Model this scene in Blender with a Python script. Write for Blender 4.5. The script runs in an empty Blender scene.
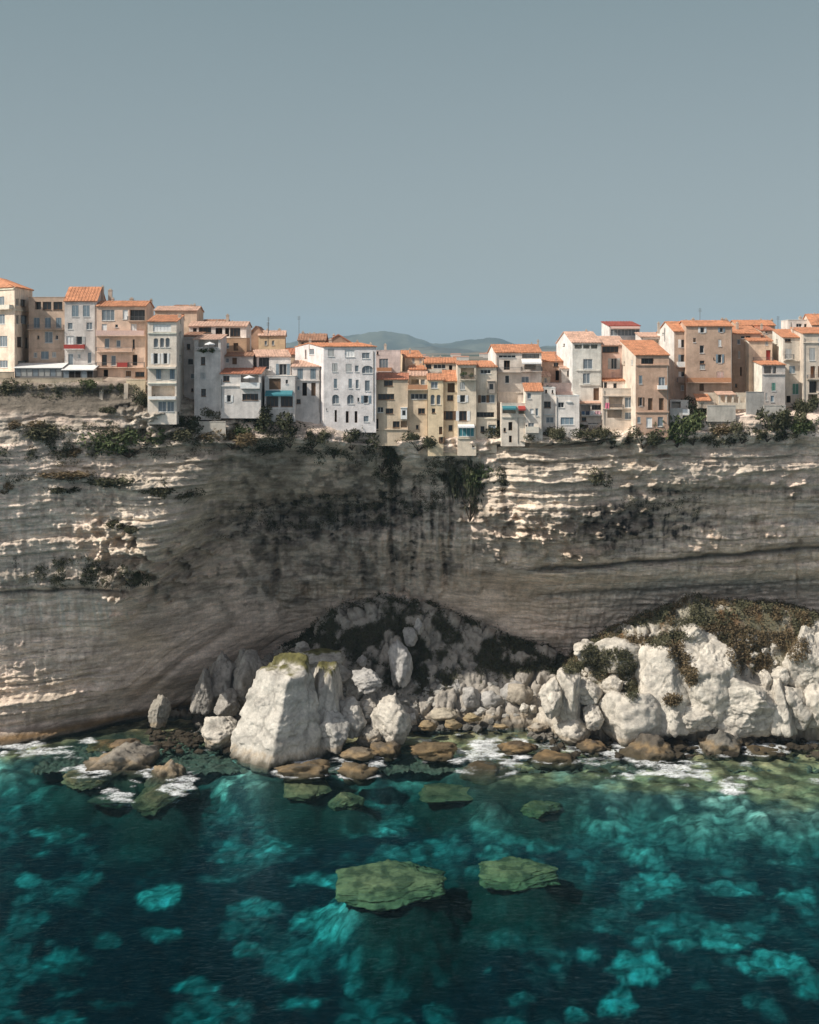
import bpy, bmesh, math, random
import numpy as np
from mathutils import Vector
random.seed(7)
RNG = np.random.default_rng(11)
R = math.radians
sc = bpy.context.scene
C = sc.collection
# ------------------------------------------------------------------ survey frame
F, CX, HY, CZ = 1400.0, 409.5, 357.0, 75.0      # focal length (px), axis, horizon row, drone height above the sea (m)
def W(px, py, Y):
    return ((px-CX)*Y/F, Y, CZ-(py-HY)*Y/F)
def ss(a, b, x):
    t = np.clip((x-a)/(b-a), 0, 1); return t*t*(3-2*t)

# ------------------------------------------------------------------ noise (numpy)
_P = RNG.permutation(256); _P = np.concatenate([_P, _P, _P])
_G = RNG.normal(size=(256, 3)); _G /= np.linalg.norm(_G, axis=1)[:, None]
def pn(x, y, z=0.0, seed=0):
    x, y, z = np.broadcast_arrays(np.asarray(x, float)+seed*17.3, np.asarray(y, float)+seed*5.1, np.asarray(z, float)+seed*9.7)
    xi, yi, zi = np.floor(x), np.floor(y), np.floor(z)
    xf, yf, zf = x-xi, y-yi, z-zi
    xi = xi.astype(int) & 255; yi = yi.astype(int) & 255; zi = zi.astype(int) & 255
    u, v, w = [t*t*t*(t*(t*6-15)+10) for t in (xf, yf, zf)]
    out = 0
    for i in (0, 1):
        for j in (0, 1):
            for k in (0, 1):
                g = _G[_P[_P[_P[xi+i]+yi+j]+zi+k]]
                d = g[..., 0]*(xf-i)+g[..., 1]*(yf-j)+g[..., 2]*(zf-k)
                out = out + d*(u if i else 1-u)*(v if j else 1-v)*(w if k else 1-w)
    return out*1.6
def fbm(x, y, z=0.0, o=4, seed=0, g=.5):
    r, a, f = 0, 1.0, 1.0
    for i in range(o):
        r = r+a*pn(x*f, y*f, z*f if not np.isscalar(z) else z, seed+i*3); a *= g; f *= 2.03
    return r
def ridge(x, y, z=0.0, o=4, seed=0):
    r, a, f = 0, 1.0, 1.0
    for i in range(o):
        r = r+a*(1-2*np.abs(pn(x*f, y*f, z*f if not np.isscalar(z) else z, seed+i*3))); a *= .5; f *= 2.03
    return r
def voro(x, y, z, seed=0):
    """distance to nearest and second nearest jittered cell point"""
    x, y, z = np.broadcast_arrays(np.asarray(x, float), y, z)
    xi, yi, zi = np.floor(x).astype(int), np.floor(y).astype(int), np.floor(z).astype(int)
    d1 = np.full(x.shape, 9.0); d2 = d1.copy(); idd = np.zeros(x.shape)
    J = np.random.default_rng(99+seed).random((256, 3))
    for i in (-1, 0, 1):
        for j in (-1, 0, 1):
            for k in (-1, 0, 1):
                h = _P[_P[_P[(xi+i) & 255]+((yi+j) & 255)]+((zi+k) & 255)]
                q = J[h]
                d = np.sqrt((xi+i+q[..., 0]-x)**2+(yi+j+q[..., 1]-y)**2+(zi+k+q[..., 2]-z)**2)
                m = d < d1
                d2 = np.where(m, d1, np.minimum(d2, d)); idd = np.where(m, h/255.0, idd); d1 = np.where(m, d, d1)
    return d1, d2, idd

# ------------------------------------------------------------------ object helpers
def tag(o, label=None, cat=None, group=None, kind=None):
    if label: o['label'] = label
    if cat: o['category'] = cat
    if group: o['group'] = group
    if kind: o['kind'] = kind
    return o
def empty(name, loc, label, cat, group=None):
    o = bpy.data.objects.new(name, None); o.empty_display_size = .5; C.objects.link(o)
    o.location = loc; return tag(o, label, cat, group)
def raw(name, V, Fc, mats, parent=None, fm=None, smooth=False, loc=None):
    """link ONE mesh object; V in world space, stored relative to loc / the parent's place"""
    V = np.asarray(V, float)
    org = np.array(loc if loc is not None else (wloc(parent) if parent else (0, 0, 0)), float)
    me = bpy.data.meshes.new(name)
    me.from_pydata((V-org).tolist(), [], Fc if isinstance(Fc, list) else Fc.tolist())
    for m in (mats if isinstance(mats, (list, tuple)) else [mats]): me.materials.append(m)
    if fm is not None: me.polygons.foreach_set('material_index', fm)
    if smooth: me.polygons.foreach_set('use_smooth', [True]*len(me.polygons))
    o = bpy.data.objects.new(name, me); C.objects.link(o)
    if parent:
        o.parent = parent
        if loc is not None: o.location = tuple(org-np.array(wloc(parent)))
    elif loc is not None: o.location = tuple(org)
    return o
def wloc(o):
    v = np.array(o.location[:], float)
    while o.parent: o = o.parent; v = v+np.array(o.location[:], float)
    return v
def gridmesh(name, V, nx, ny, mats, smooth=True, col=None, attrs=None, flip=False):
    """V: (ny*nx,3) world grid"""
    me = bpy.data.meshes.new(name)
    idx = np.arange(nx*ny).reshape(ny, nx)
    q = np.stack([idx[:-1, :-1], idx[:-1, 1:], idx[1:, 1:], idx[1:, :-1]], -1).reshape(-1, 4)
    if flip: q = q[:, ::-1]
    n = len(q)
    me.vertices.add(nx*ny); me.vertices.foreach_set('co', V.astype(np.float32).ravel())
    me.loops.add(n*4); me.loops.foreach_set('vertex_index', q.astype(np.int32).ravel())
    me.polygons.add(n); me.polygons.foreach_set('loop_start', np.arange(0, n*4, 4, dtype=np.int32))
    me.polygons.foreach_set('loop_total', np.full(n, 4, dtype=np.int32))
    if smooth: me.polygons.foreach_set('use_smooth', np.ones(n, dtype=bool))
    me.update(calc_edges=True)
    addattr(me, col, attrs)
    me.materials.append(mats)
    o = bpy.data.objects.new(name, me); C.objects.link(o); return o
def addattr(me, col=None, attrs=None):
    if col is not None:
        a = me.attributes.new('Col', 'FLOAT_COLOR', 'POINT')
        c = np.ones((len(me.vertices), 4), np.float32); c[:, :3] = col; a.data.foreach_set('color', c.ravel())
    for k, v in (attrs or {}).items():
        a = me.attributes.new(k, 'FLOAT', 'POINT'); a.data.foreach_set('value', np.asarray(v, np.float32).ravel())
class MB:
    """collects boxes, prisms and quads; builds ONE mesh object"""
    def __init__(s): s.v = []; s.f = []
    def quad(s, *p):
        n = len(s.v); s.v += [tuple(q) for q in p]; s.f.append(list(range(n, n+len(p))))
    def box(s, o, ex, ey, ez):
        """o: corner, ex/ey/ez edge vectors"""
        o, ex, ey, ez = [np.array(t, float) for t in (o, ex, ey, ez)]
        n = len(s.v)
        for k in (0, 1):
            for a, b in ((0, 0), (1, 0), (1, 1), (0, 1)): s.v.append(tuple(o+a*ex+b*ey+k*ez))
        flip = np.dot(np.cross(ex, ey), ez) < 0
        for f in ([3, 2, 1, 0], [4, 5, 6, 7], [0, 1, 5, 4], [1, 2, 6, 5], [2, 3, 7, 6], [3, 0, 4, 7]):
            s.f.append([n+i for i in (f[::-1] if flip else f)])
    def cyl(s, p, q, r, k=8, r2=None):
        p, q = np.array(p, float), np.array(q, float); r2 = r if r2 is None else r2
        d = (q-p)/np.linalg.norm(q-p); a = np.cross(d, (0, 0, 1) if abs(d[2]) < .9 else (1, 0, 0)); a /= np.linalg.norm(a); b = np.cross(d, a)
        n = len(s.v)
        for (c, rr) in ((p, r), (q, r2)):
            for i in range(k):
                t = 2*math.pi*i/k; s.v.append(tuple(c+rr*(a*math.cos(t)+b*math.sin(t))))
        for i in range(k):
            j = (i+1) % k; s.f.append([n+i, n+j, n+k+j, n+k+i])
        s.f.append([n+i for i in range(k)][::-1]); s.f.append([n+k+i for i in range(k)])
    def build(s, name, mat, parent=None, loc=None, smooth=False):
        return raw(name, s.v, s.f, mat, parent, loc=loc, smooth=smooth)

# ------------------------------------------------------------------ materials
def newmat(name):
    m = bpy.data.materials.new(name); m.use_nodes = True
    n = m.node_tree.nodes; b = n['Principled BSDF']; return m, n, m.node_tree.links, b
def N(n, t, **k):
    o = n.new(t)
    for a, v in k.items():
        if a in o.inputs: o.inputs[a].default_value = v
        else: setattr(o, a, v)
    return o
def noise_node(n, l, scale, detail=6, rough=.6, vec=None, sx=1, sy=1, sz=1):
    g = N(n, 'ShaderNodeNewGeometry'); mp = N(n, 'ShaderNodeMapping'); mp.inputs['Scale'].default_value = (sx, sy, sz)
    l.new(g.outputs['Position'], mp.inputs['Vector'])
    t = N(n, 'ShaderNodeTexNoise'); t.inputs['Scale'].default_value = scale; t.inputs['Detail'].default_value = detail
    t.inputs['Roughness'].default_value = rough; l.new(mp.outputs['Vector'], t.inputs['Vector']); return t.outputs['Fac']
def mapr(n, l, s, a, b, c, d):
    m = N(n, 'ShaderNodeMapRange'); m.inputs[1].default_value = a; m.inputs[2].default_value = b; m.inputs[3].default_value = c; m.inputs[4].default_value = d
    l.new(s, m.inputs[0]); return m.outputs[0]
def mul(n, l, col, fac):
    m = N(n, 'ShaderNodeVectorMath', operation='MULTIPLY'); l.new(col, m.inputs[0]); l.new(fac, m.inputs[1]); return m.outputs[0]
def mathn(n, l, op, a, b):
    m = N(n, 'ShaderNodeMath', operation=op)
    for i, v in enumerate((a, b)):
        if isinstance(v, (int, float)): m.inputs[i].default_value = v
        else: l.new(v, m.inputs[i])
    return m.outputs[0]
def rgb(n, c):
    o = N(n, 'ShaderNodeRGB'); o.outputs[0].default_value = (*c, 1); return o.outputs[0]
def bumpit(n, l, b, h, st, dist):
    bp = N(n, 'ShaderNodeBump'); bp.inputs['Strength'].default_value = st; bp.inputs['Distance'].default_value = dist
    l.new(h, bp.inputs['Height']); l.new(bp.outputs['Normal'], b.inputs['Normal'])
MC = {}
def plaster(c, rough=.9):
    """limewashed render: blotches, rain streaks, grain"""
    k = ('pl', c)
    if k in MC: return MC[k]
    m, n, l, b = newmat('plaster'); col = rgb(n, c)
    a = mapr(n, l, noise_node(n, l, .45, 6, .65), .32, .68, .74, 1.2)
    s = mapr(n, l, noise_node(n, l, 1.5, 5, .7, sx=1, sy=1, sz=.12), .35, .72, 1.08, .84)
    f = mapr(n, l, noise_node(n, l, 5, 4, .7), .3, .7, .94, 1.07)
    v = mathn(n, l, 'MULTIPLY', mathn(n, l, 'MULTIPLY', a, s), f)
    l.new(mul(n, l, col, v), b.inputs['Base Color']); b.inputs['Roughness'].default_value = rough
    b.inputs['Specular IOR Level'].default_value = .2
    bumpit(n, l, b, noise_node(n, l, 4, 5, .7), .5, .1)
    MC[k] = m; return m
def tiles(c):
    k = ('ti', c)
    if k in MC: return MC[k]
    m, n, l, b = newmat('roof_tiles'); col = rgb(n, c)
    a = mapr(n, l, noise_node(n, l, .8, 5, .7), .32, .68, .62, 1.3)
    f = mapr(n, l, noise_node(n, l, 6, 2, .5, sx=1, sy=.6, sz=.6), .3, .7, .72, 1.2)
    l.new(mul(n, l, col, mathn(n, l, 'MULTIPLY', a, f)), b.inputs['Base Color']); b.inputs['Roughness'].default_value = .85
    g = N(n, 'ShaderNodeNewGeometry'); w = N(n, 'ShaderNodeTexWave', Scale=.9, Distortion=.6); w.bands_direction = 'X'
    l.new(g.outputs['Position'], w.inputs['Vector'])
    bumpit(n, l, b, w.outputs['Fac'], .5, .08)
    MC[k] = m; return m
def plain(c, rough=.7, spec=.3, metal=0, var=.12):
    k = ('p', c, rough, spec)
    if k in MC: return MC[k]
    m, n, l, b = newmat('painted'); col = rgb(n, c)
    a = mapr(n, l, noise_node(n, l, 2.5, 4, .6), .3, .7, 1-var, 1+var)
    l.new(mul(n, l, col, a), b.inputs['Base Color']); b.inputs['Roughness'].default_value = rough; b.inputs['Specular IOR Level'].default_value = spec
    b.inputs['Metallic'].default_value = metal
    MC[k] = m; return m
def attrmat(name, rough=.95, bs=6, bd=.25, bst=.6, varlo=.78, spec=.15, fine=3.0, strata=0):
    """rock / ground: colour attribute times two scales of grain, with bump"""
    m, n, l, b = newmat(name); at = N(n, 'ShaderNodeAttribute'); at.attribute_name = 'Col'
    a = mapr(n, l, noise_node(n, l, fine, 7, .72), .32, .68, varlo, 1.2)
    c = mapr(n, l, noise_node(n, l, .35, 5, .6), .3, .7, .85, 1.14)
    v = mathn(n, l, 'MULTIPLY', a, c); hgt = noise_node(n, l, bs*.25, 8, .72)
    if strata:
        s1 = noise_node(n, l, 1.0, 6, .68, sx=.15, sy=.15, sz=1.15); s2 = noise_node(n, l, 1.0, 4, .6, sx=1.4, sy=1.4, sz=.16)
        v = mathn(n, l, 'MULTIPLY', v, mapr(n, l, s1, .36, .64, 1-strata*.85, 1+strata*.95)); v = mathn(n, l, 'MULTIPLY', v, mapr(n, l, s2, .38, .66, 1+strata*.12, 1-strata*.2))
        hgt = mathn(n, l, 'ADD', hgt, mathn(n, l, 'MULTIPLY', s1, 1.3))
    l.new(mul(n, l, at.outputs['Color'], v), b.inputs['Base Color'])
    b.inputs['Roughness'].default_value = rough; b.inputs['Specular IOR Level'].default_value = spec
    bumpit(n, l, b, hgt, bst, bd); return m
def foliage_mat(name, c, c2):
    m, n, l, b = newmat(name); g = N(n, 'ShaderNodeNewGeometry')
    mx = N(n, 'ShaderNodeMix', data_type='RGBA'); mx.inputs['A'].default_value = (*c, 1); mx.inputs['B'].default_value = (*c2, 1)
    oi = N(n, 'ShaderNodeObjectInfo')
    f = mathn(n, l, 'ADD', mathn(n, l, 'MULTIPLY', g.outputs['Random Per Island'], .55), mapr(n, l, noise_node(n, l, .5, 3, .6), .35, .65, 0, .45))
    l.new(f, mx.inputs['Factor']); l.new(mx.outputs['Result'], b.inputs['Base Color'])
    b.inputs['Roughness'].default_value = .8; b.inputs['Specular IOR Level'].default_value = .15
    return m
GLASS = plain((.018, .022, .026), .25, .6); DARK = plain((.02, .017, .015), .9, .1)
PALEGLASS = plain((.16, .19, .21), .2, .6); WHITEP = plain((.74, .73, .7)); FRAMEW = plain((.6, .6, .58)); WOOD = plain((.16, .09, .05))
BLUEG = plain((.2, .25, .28)); METAL = plain((.12, .12, .12), .5, .5); STONE = plaster((.42, .36, .29))
# ------------------------------------------------------------------ houses
def zoomer(ox, oy, k):
    return lambda x, y: (ox+x/k, oy+y/k)
ZA, ZB, ZC, ZD, ZE, ZF = [zoomer(a, b, 5.85) for a, b in ((0, 265), (130, 290), (250, 310), (360, 325), (470, 310), (580, 305))]
ZG = zoomer(690, 300, 6.35)
ORANGE = (.51, .225, .115); PINK = (.58, .37, .27); BROWN = (.34, .18, .11); RUST = (.46, .18, .10)
COLS = dict(w=(.74, .73, .7), b=(.21, .27, .31), g=(.12, .25, .2), n=(.14, .085, .05), y=(.42, .42, .4), r=(.33, .05, .04),
            t=(.05, .19, .22), c=(.66, .6, .5), o=(.48, .24, .13), d=(.05, .05, .055), p=(.6, .42, .36), q=(.3, .26, .22))
class Wall:
    def __init__(s, P, Q):
        s.P = np.array(P[:2], float); s.Q = np.array(Q[:2], float); v = s.Q-s.P; s.L = np.linalg.norm(v); s.d = v/s.L
        s.n = np.array((s.d[1], -s.d[0])); s.op = []; s.arch = []
    def hit(s, px, py):
        r = np.array(((px-CX)/F, 1.0)); t = np.dot(s.n, s.P)/np.dot(s.n, r)
        return np.dot(t*r-s.P, s.d), CZ-(py-HY)/F*t
    def pt(s, u, z, out=0.0):
        q = s.P+s.d*u+s.n*out; return (q[0], q[1], z)
    def emit(s, mb, zb, zt):
        us = sorted({0.0, s.L}|{min(max(k, 0), s.L) for o in s.op for k in o[:2]}); zs = sorted({zb, zt}|{min(max(k, zb), zt) for o in s.op for k in o[2:4]})
        for i in range(len(us)-1):
            for j in range(len(zs)-1):
                u, z = (us[i]+us[i+1])/2, (zs[j]+zs[j+1])/2
                if us[i+1]-us[i] < 1e-4 or zs[j+1]-zs[j] < 1e-4: continue
                if any(o[0] < u < o[1] and o[2] < z < o[3] for o in s.op): continue
                mb.quad(s.pt(us[i], zs[j]), s.pt(us[i+1], zs[j]), s.pt(us[i+1], zs[j+1]), s.pt(us[i], zs[j+1]))
        for (a, b, c, d, r) in s.op:
            r = r+.12
            mb.quad(s.pt(a, c), s.pt(b, c), s.pt(b, c, -r), s.pt(a, c, -r)); mb.quad(s.pt(a, d, -r), s.pt(b, d, -r), s.pt(b, d), s.pt(a, d))
            mb.quad(s.pt(a, c, -r), s.pt(a, d, -r), s.pt(a, d), s.pt(a, c)); mb.quad(s.pt(b, c), s.pt(b, d), s.pt(b, d, -r), s.pt(b, c, -r))
            mb.quad(s.pt(a, c, -r), s.pt(b, c, -r), s.pt(b, d, -r), s.pt(a, d, -r))
        for (a, b, c, d) in s.arch:
            m = (a+b)/2; w = (b-a)/2; h = min(w, (d-c)*.5); z0 = d-h
            for sg in (-1, 1):
                pts = [s.pt(m+sg*w, d)]+[s.pt(m+sg*w*math.cos(t), z0+h*math.sin(t)) for t in [k*math.pi/8 for k in range(5)]]
                mb.quad(*(pts if sg > 0 else pts[::-1]))
HOUSES = []
def house(label, Z, Y, x0, x1, eave, base, wall=(.5, .45, .38), roof='flat', ridge=None, rc=ORANGE, a=None, depth=9.0, items='', chim='', ya=None, Yr=None, lw=None, cat='house', group='houses along the cliff edge', name='house'):
    """front wall from x0 to x1 (left to right), a = pixel column and distance of the rear left corner"""
    bx, ey = Z(x0, eave); cx, by = Z(x1, base)
    b = np.array(W(bx, 0, Y)[:2]); Yc = Yr if Yr else Y; c = np.array(W(cx, 0, Yc)[:2])
    if a: A = np.array(W(Z(a[0], 0)[0], 0, a[1])[:2])
    else:
        d = (c-b)/np.linalg.norm(c-b); A = b+np.array((-d[1], d[0]))*depth
    D = A+(c-b)
    zt = CZ-(ey-HY)*Y/F; zb = CZ-(by-HY)*Y/F-1.5
    org = (*((b+c)/2), zb+1.5)
    H = empty(name, org, label, cat, group); HOUSES.append(H)
    walls = {'l': Wall(A, b), 'f': Wall(b, c), 'r': Wall(c, D), 'k': Wall(D, A)}
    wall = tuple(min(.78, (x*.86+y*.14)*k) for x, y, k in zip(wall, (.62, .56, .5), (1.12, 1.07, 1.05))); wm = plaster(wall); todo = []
    for it in items.split(';'):
        it = it.strip()
        if not it: continue
        w = 'f'
        if it[0] in 'lr' and it[1] == ':': w = it[0]; it = it[2:]
        p = it.split(); ty = p[0]; nums = [float(q) for q in p[1:] if q.lstrip('-').replace('.', '').isdigit()]; cc = [q for q in p[1:] if q.isalpha()]
        todo.append((w, ty, nums, cc))
    wins = []
    for (w, ty, q, cc) in todo:
        wl = walls[w]
        if ty in ('d', 'g', 'c', 's', 'a', 'L', 'D', 'O'):
            u0, z1 = wl.hit(*Z(q[0], q[1])); u1, z0 = wl.hit(*Z(q[2], q[3]))
            u0 = max(u0, .06); u1 = min(u1, wl.L-.06); z1 = min(z1, zt-.08); z0 = max(z0, zb+.1)
            if u1-u0 < .2 or z1-z0 < .2: continue
            r = {'L': 1.1, 'O': 1.4, 'c': .12, 'g': .16}.get(ty, .3)
            wl.op.append((u0, u1, z0, z1, r))
            if ty == 'a' or 'arch' in cc: wl.arch.append((u0, u1, z0, z1))
            wins.append((wl, ty, u0, u1, z0, z1, r, cc))
    mb = MB()
    for k in ('frk' if lw else 'lfrk'): walls[k].emit(mb, zb, zt)
    sb_w = MB()
    if lw: walls['l'].emit(sb_w, zb, zt)
    zr = None
    P3 = lambda p, z: np.array((p[0], p[1], z))
    slopes = []
    if roof != 'flat':
        mid = lambda p, q, t=.5: p*(1-t)+q*t
        if roof == 'gable':      # ridge parallel to the front
            M1, M2 = mid(A, b), mid(D, c); Ym = (M1[1]+M2[1])/2; zr = CZ-(Z(0, ridge)[1]-HY)*Ym/F
            slopes = [[P3(b, zt), P3(c, zt), P3(M2, zr), P3(M1, zr)], [P3(D, zt), P3(A, zt), P3(M1, zr), P3(M2, zr)]]
            (sb_w if lw else mb).quad(P3(A, zt), P3(b, zt), P3(M1, zr)); mb.quad(P3(c, zt), P3(D, zt), P3(M2, zr))
        elif roof == 'front':    # gable end faces the sea
            M1, M2 = mid(b, c), mid(A, D); zr = CZ-(Z(0, ridge)[1]-HY)*M1[1]/F
            slopes = [[P3(A, zt), P3(b, zt), P3(M1, zr), P3(M2, zr)], [P3(c, zt), P3(D, zt), P3(M2, zr), P3(M1, zr)]]
            mb.quad(P3(b, zt), P3(c, zt), P3(M1, zr)); mb.quad(P3(D, zt), P3(A, zt), P3(M2, zr))
        elif roof == 'shed':
            zr = CZ-(Z(0, ridge)[1]-HY)*((A[1]+D[1])/2)/F
            slopes = [[P3(b, zt), P3(c, zt), P3(D, zr), P3(A, zr)]]
            (sb_w if lw else mb).quad(P3(A, zt), P3(b, zt), P3(A, zr)); mb.quad(P3(c, zt), P3(D, zt), P3(D, zr)); mb.quad(P3(D, zt), P3(A, zt), P3(A, zr), P3(D, zr))
        elif roof == 'hip':
            M1, M2 = mid(A, b), mid(D, c); Q1, Q2 = mid(M1, M2, .3), mid(M1, M2, .7); zr = CZ-(Z(0, ridge)[1]-HY)*Q1[1]/F
            slopes = [[P3(b, zt), P3(c, zt), P3(Q2, zr), P3(Q1, zr)], [P3(D, zt), P3(A, zt), P3(Q1, zr), P3(Q2, zr)],
                      [P3(A, zt), P3(b, zt), P3(Q1, zr)], [P3(c, zt), P3(D, zt), P3(Q2, zr)]]
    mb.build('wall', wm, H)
    if lw: sb_w.build('side_wall', plaster(lw), H)  # own pale plaster for the left wall, sunlit brightness put into it
    rb = MB()
    if slopes:
        for sl in slopes:
            e = (sl[1]-sl[0]); e = e/np.linalg.norm(e); up = (sl[2]-sl[1]); up = up-e*np.dot(up, e); up = up/np.linalg.norm(up); ov = .28
            if len(sl) == 4:
                q = [sl[0]-e*ov*.7-up*ov, sl[1]+e*ov*.7-up*ov, sl[2]+e*ov*.7, sl[3]-e*ov*.7]
            else: q = [sl[0]-up*ov-e*.1, sl[1]-up*ov+e*.1, sl[2]]
            nn = np.cross(e, up); k = len(q); lo = [p+nn*.02 for p in q]; hi = [p+nn*.18 for p in q]
            rb.quad(*hi); rb.quad(*lo[::-1])
            for i in range(k): j = (i+1) % k; rb.quad(lo[i], lo[j], hi[j], hi[i])
            # courses of barrel tiles: raised ribs running down the slope
            if len(sl) == 4 and sl is slopes[0]:
                L = np.linalg.norm(q[1]-q[0]); nrib = int(L/.62)
                for i in range(1, nrib):
                    t = i/nrib; p0 = q[0]*(1-t)+q[1]*t; p1 = q[3]*(1-t)+q[2]*t
                    rb.box(p0+nn*.17-e*.09, e*.18, p1-p0, nn*.07)
        ro = rb.build('roof', tiles(rc), H)
    else:
        rb.quad(P3(b, zt-.35), P3(c, zt-.35), P3(D, zt-.35), P3(A, zt-.35))
        for k in 'lfrk':
            w_ = walls[k]
            rb.box(w_.pt(0, zt+.003, .05), (*(w_.d*w_.L), 0), (*(-w_.n*.3), 0), (0, 0, .12))
        ro = rb.build('roof', plaster(tuple(min(.7, x*1.05) for x in wall)) if rc is ORANGE else tiles(rc), H)
    for ch in chim.split(';'):
        if not ch.strip(): continue
        q = [float(t) for t in ch.split()[:3]]; px, py = Z(q[0], q[1]); Yc2 = (A[1]+b[1])/2 if len(ch.split()) < 4 else float(ch.split()[3])
        x, y, z = W(px, py, Yc2); wd = q[2]/5.85*Yc2/F; zz = (zr if zr else zt)
        cb = MB(); cb.box((x-wd/2, y-.3, zt-.3), (wd, 0, 0), (0, .6, 0), (0, 0, z-zt+.3)); cb.box((x-wd/2-.08, y-.38, z), (wd+.16, 0, 0), (0, .76, 0), (0, 0, .12))
        cb.box((x-wd*.3, y-.2, z+.12), (wd*.6, 0, 0), (0, .4, 0), (0, 0, .25))
        cb.build('chimney', plaster((.5, .42, .34)), ro)
    for (wl, ty, u0, u1, z0, z1, r, cc) in wins:
        d3 = np.array((*wl.d, 0)); n3 = np.array((*wl.n, 0)); zv = np.array((0, 0, 1.0)); w_, h_ = u1-u0, z1-z0
        cm = plain(COLS[cc[0]]) if cc and cc[0] in COLS else None
        fr = MB(); t = .07
        if ty in ('O',): continue
        back = np.array(wl.pt(u0, z0, -r)); o = back
        if ty == 'D' or ty == 'L' or ty in 'dgcsa':
            for (x, z, ww, hh) in ((0, 0, w_, t), (0, h_-t, w_, t), (0, t, t, h_-2*t), (w_-t, t, t, h_-2*t)):
                fr.box(o+d3*x+zv*z, d3*ww, n3*.07, zv*hh)
            nm = max(0, int(round(w_/.75))-1)
            for i in range(nm): fr.box(o+d3*(w_*(i+1)/(nm+1)-t/2)+zv*t, d3*t, n3*.06, zv*(h_-2*t))
        if ty != 'L' and ty != 'D':    # sill, a touch wider than the opening
            fr.box(np.array(wl.pt(u0-.06, z0-.1, .002)), d3*(w_+.12), n3*.1, zv*.09)
        nmn = 'door' if ty == 'D' else 'window'
        fm = {'d': FRAMEW if random.random() < .35 else WOOD, 'L': METAL, 'D': WOOD}.get(ty, FRAMEW)
        wo = fr.build(nmn, fm, H)
        pb = MB(); pb.quad(*[o+d3*x+zv*z+n3*.02 for x, z in ((0, 0), (w_, 0), (w_, h_), (0, h_))])
        pm = {'d': GLASS, 'a': PALEGLASS, 'L': GLASS, 's': GLASS, 'g': PALEGLASS, 'D': DARK, 'c': BLUEG}[ty]
        if ty in 'gcDL' and cm: pm = cm
        if ty == 'c':
            sb = MB(); nn_ = 2 if w_ > .5 else 1
            for i in range(nn_):
                sb.box(o+d3*(w_*i/nn_+.03)+n3*.03+zv*.05, d3*(w_/nn_-.06), n3*.04, zv*(h_-.1))
                for j in range(int(h_/.22)): sb.box(o+d3*(w_*i/nn_+.07)+n3*.07+zv*(.12+j*.22), d3*(w_/nn_-.14), n3*.02, zv*.1)
            sb.build('shutter', cm or BLUEG, wo); pm = GLASS
        pb.build('door_leaf' if ty == 'D' else 'pane', pm, wo)
        if ty in ('s',) or (ty in 'd' and h_ > 1.1 and w_ < 1.7 and random.random() < .3):
            sc_ = cm or plain(random.choice([COLS['b'], COLS['y'], COLS['n'], COLS['w']])); sw = min(w_*.55, .6)
            for sd in (-1, 1):
                sb = MB(); x = u0-sw-.02 if sd < 0 else u1+.02
                p = np.array(wl.pt(x, z0, .015)); sb.box(p, d3*sw, n3*.05, zv*h_)
                for j in range(int(h_/.22)): sb.box(p+d3*.05+n3*.05+zv*(.06+j*.22), d3*(sw-.1), n3*.02, zv*.1)
                sb.build('shutter', sc_, wo)
    for (w, ty, q, cc) in todo:
        wl = walls[w]; d3 = np.array((*wl.d, 0)); n3 = np.array((*wl.n, 0)); zv = np.array((0, 0, 1.0))
        cm = plain(COLS[cc[0]]) if cc and cc[0] in COLS else None
        if ty == 'B':      # balcony: x0 x1 y_slab rail_height
            u0, z = wl.hit(*Z(q[0], q[2])); u1, _ = wl.hit(*Z(q[1], q[2])); hh = (q[3] if len(q) > 3 else 26)/5.85*.2
            mb = MB(); mb.box(wl.pt(u0, z-.16, .003), d3*(u1-u0), n3*1.0, zv*.16); bo = mb.build('balcony', plaster(tuple(x*.95 for x in wall)), H)
            for k in range(max(2, int((u1-u0)/1.6))):
                pass
            rl = MB(); fr = np.array(wl.pt(u0, z, .95)); L = u1-u0
            if 'solid' in cc or (cc and cc[0] in 'rwcop'):
                rl.box(fr+n3*-.04, d3*L, n3*.08, zv*hh)
                for x in (0, L-.08): rl.box(np.array(wl.pt(u0+x, z, .003)), d3*.08, n3*.9, zv*hh)
                rm = cm or wm
            else:
                rl.box(fr+zv*hh, d3*L, n3*.05, zv*.05)
                for x in np.arange(0, L, .22): rl.box(fr+d3*x, d3*.035, n3*.035, zv*hh)
                for x in (0, L-.05):
                    rl.box(np.array(wl.pt(u0+x, z+hh, .01)), d3*.05, n3*.94, zv*.05)
                    for y in np.arange(.1, .9, .25): rl.box(np.array(wl.pt(u0+x, z, y)), d3*.035, n3*.035, zv*hh)
                rm = cm or METAL
            rl.build('railing', rm, bo)
        elif ty == 'E':    # string course x0 x1 y
            u0, z = wl.hit(*Z(q[0], q[2])); u1, _ = wl.hit(*Z(q[1], q[2])); u0 = max(u0, 0.0); u1 = min(u1, wl.L)
            mb = MB(); mb.box(wl.pt(u0, z-.12, .003), d3*(u1-u0), n3*.22, zv*.2); mb.build('ledge', plaster(tuple(min(.72, x*1.1) for x in wall)), H)
        elif ty == 'W':    # awning x0 x1 ytop drop
            u0, z = wl.hit(*Z(q[0], q[2])); u1, _ = wl.hit(*Z(q[1], q[2])); dz = q[3]/5.85*.2
            mb = MB(); p = np.array(wl.pt(u0, z, .01)); mb.box(p, d3*(u1-u0), n3*1.6-zv*dz, zv*.05); mb.box(p+n3*1.6-zv*(dz+.25), d3*(u1-u0), n3*.04, zv*.24)
            mb.build('awning', cm or WHITEP, H)
        elif ty == 'P':    # rainwater pipe x y0 y1
            u0, z1 = wl.hit(*Z(q[0], q[1])); _, z0 = wl.hit(*Z(q[0], q[2]))
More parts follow.
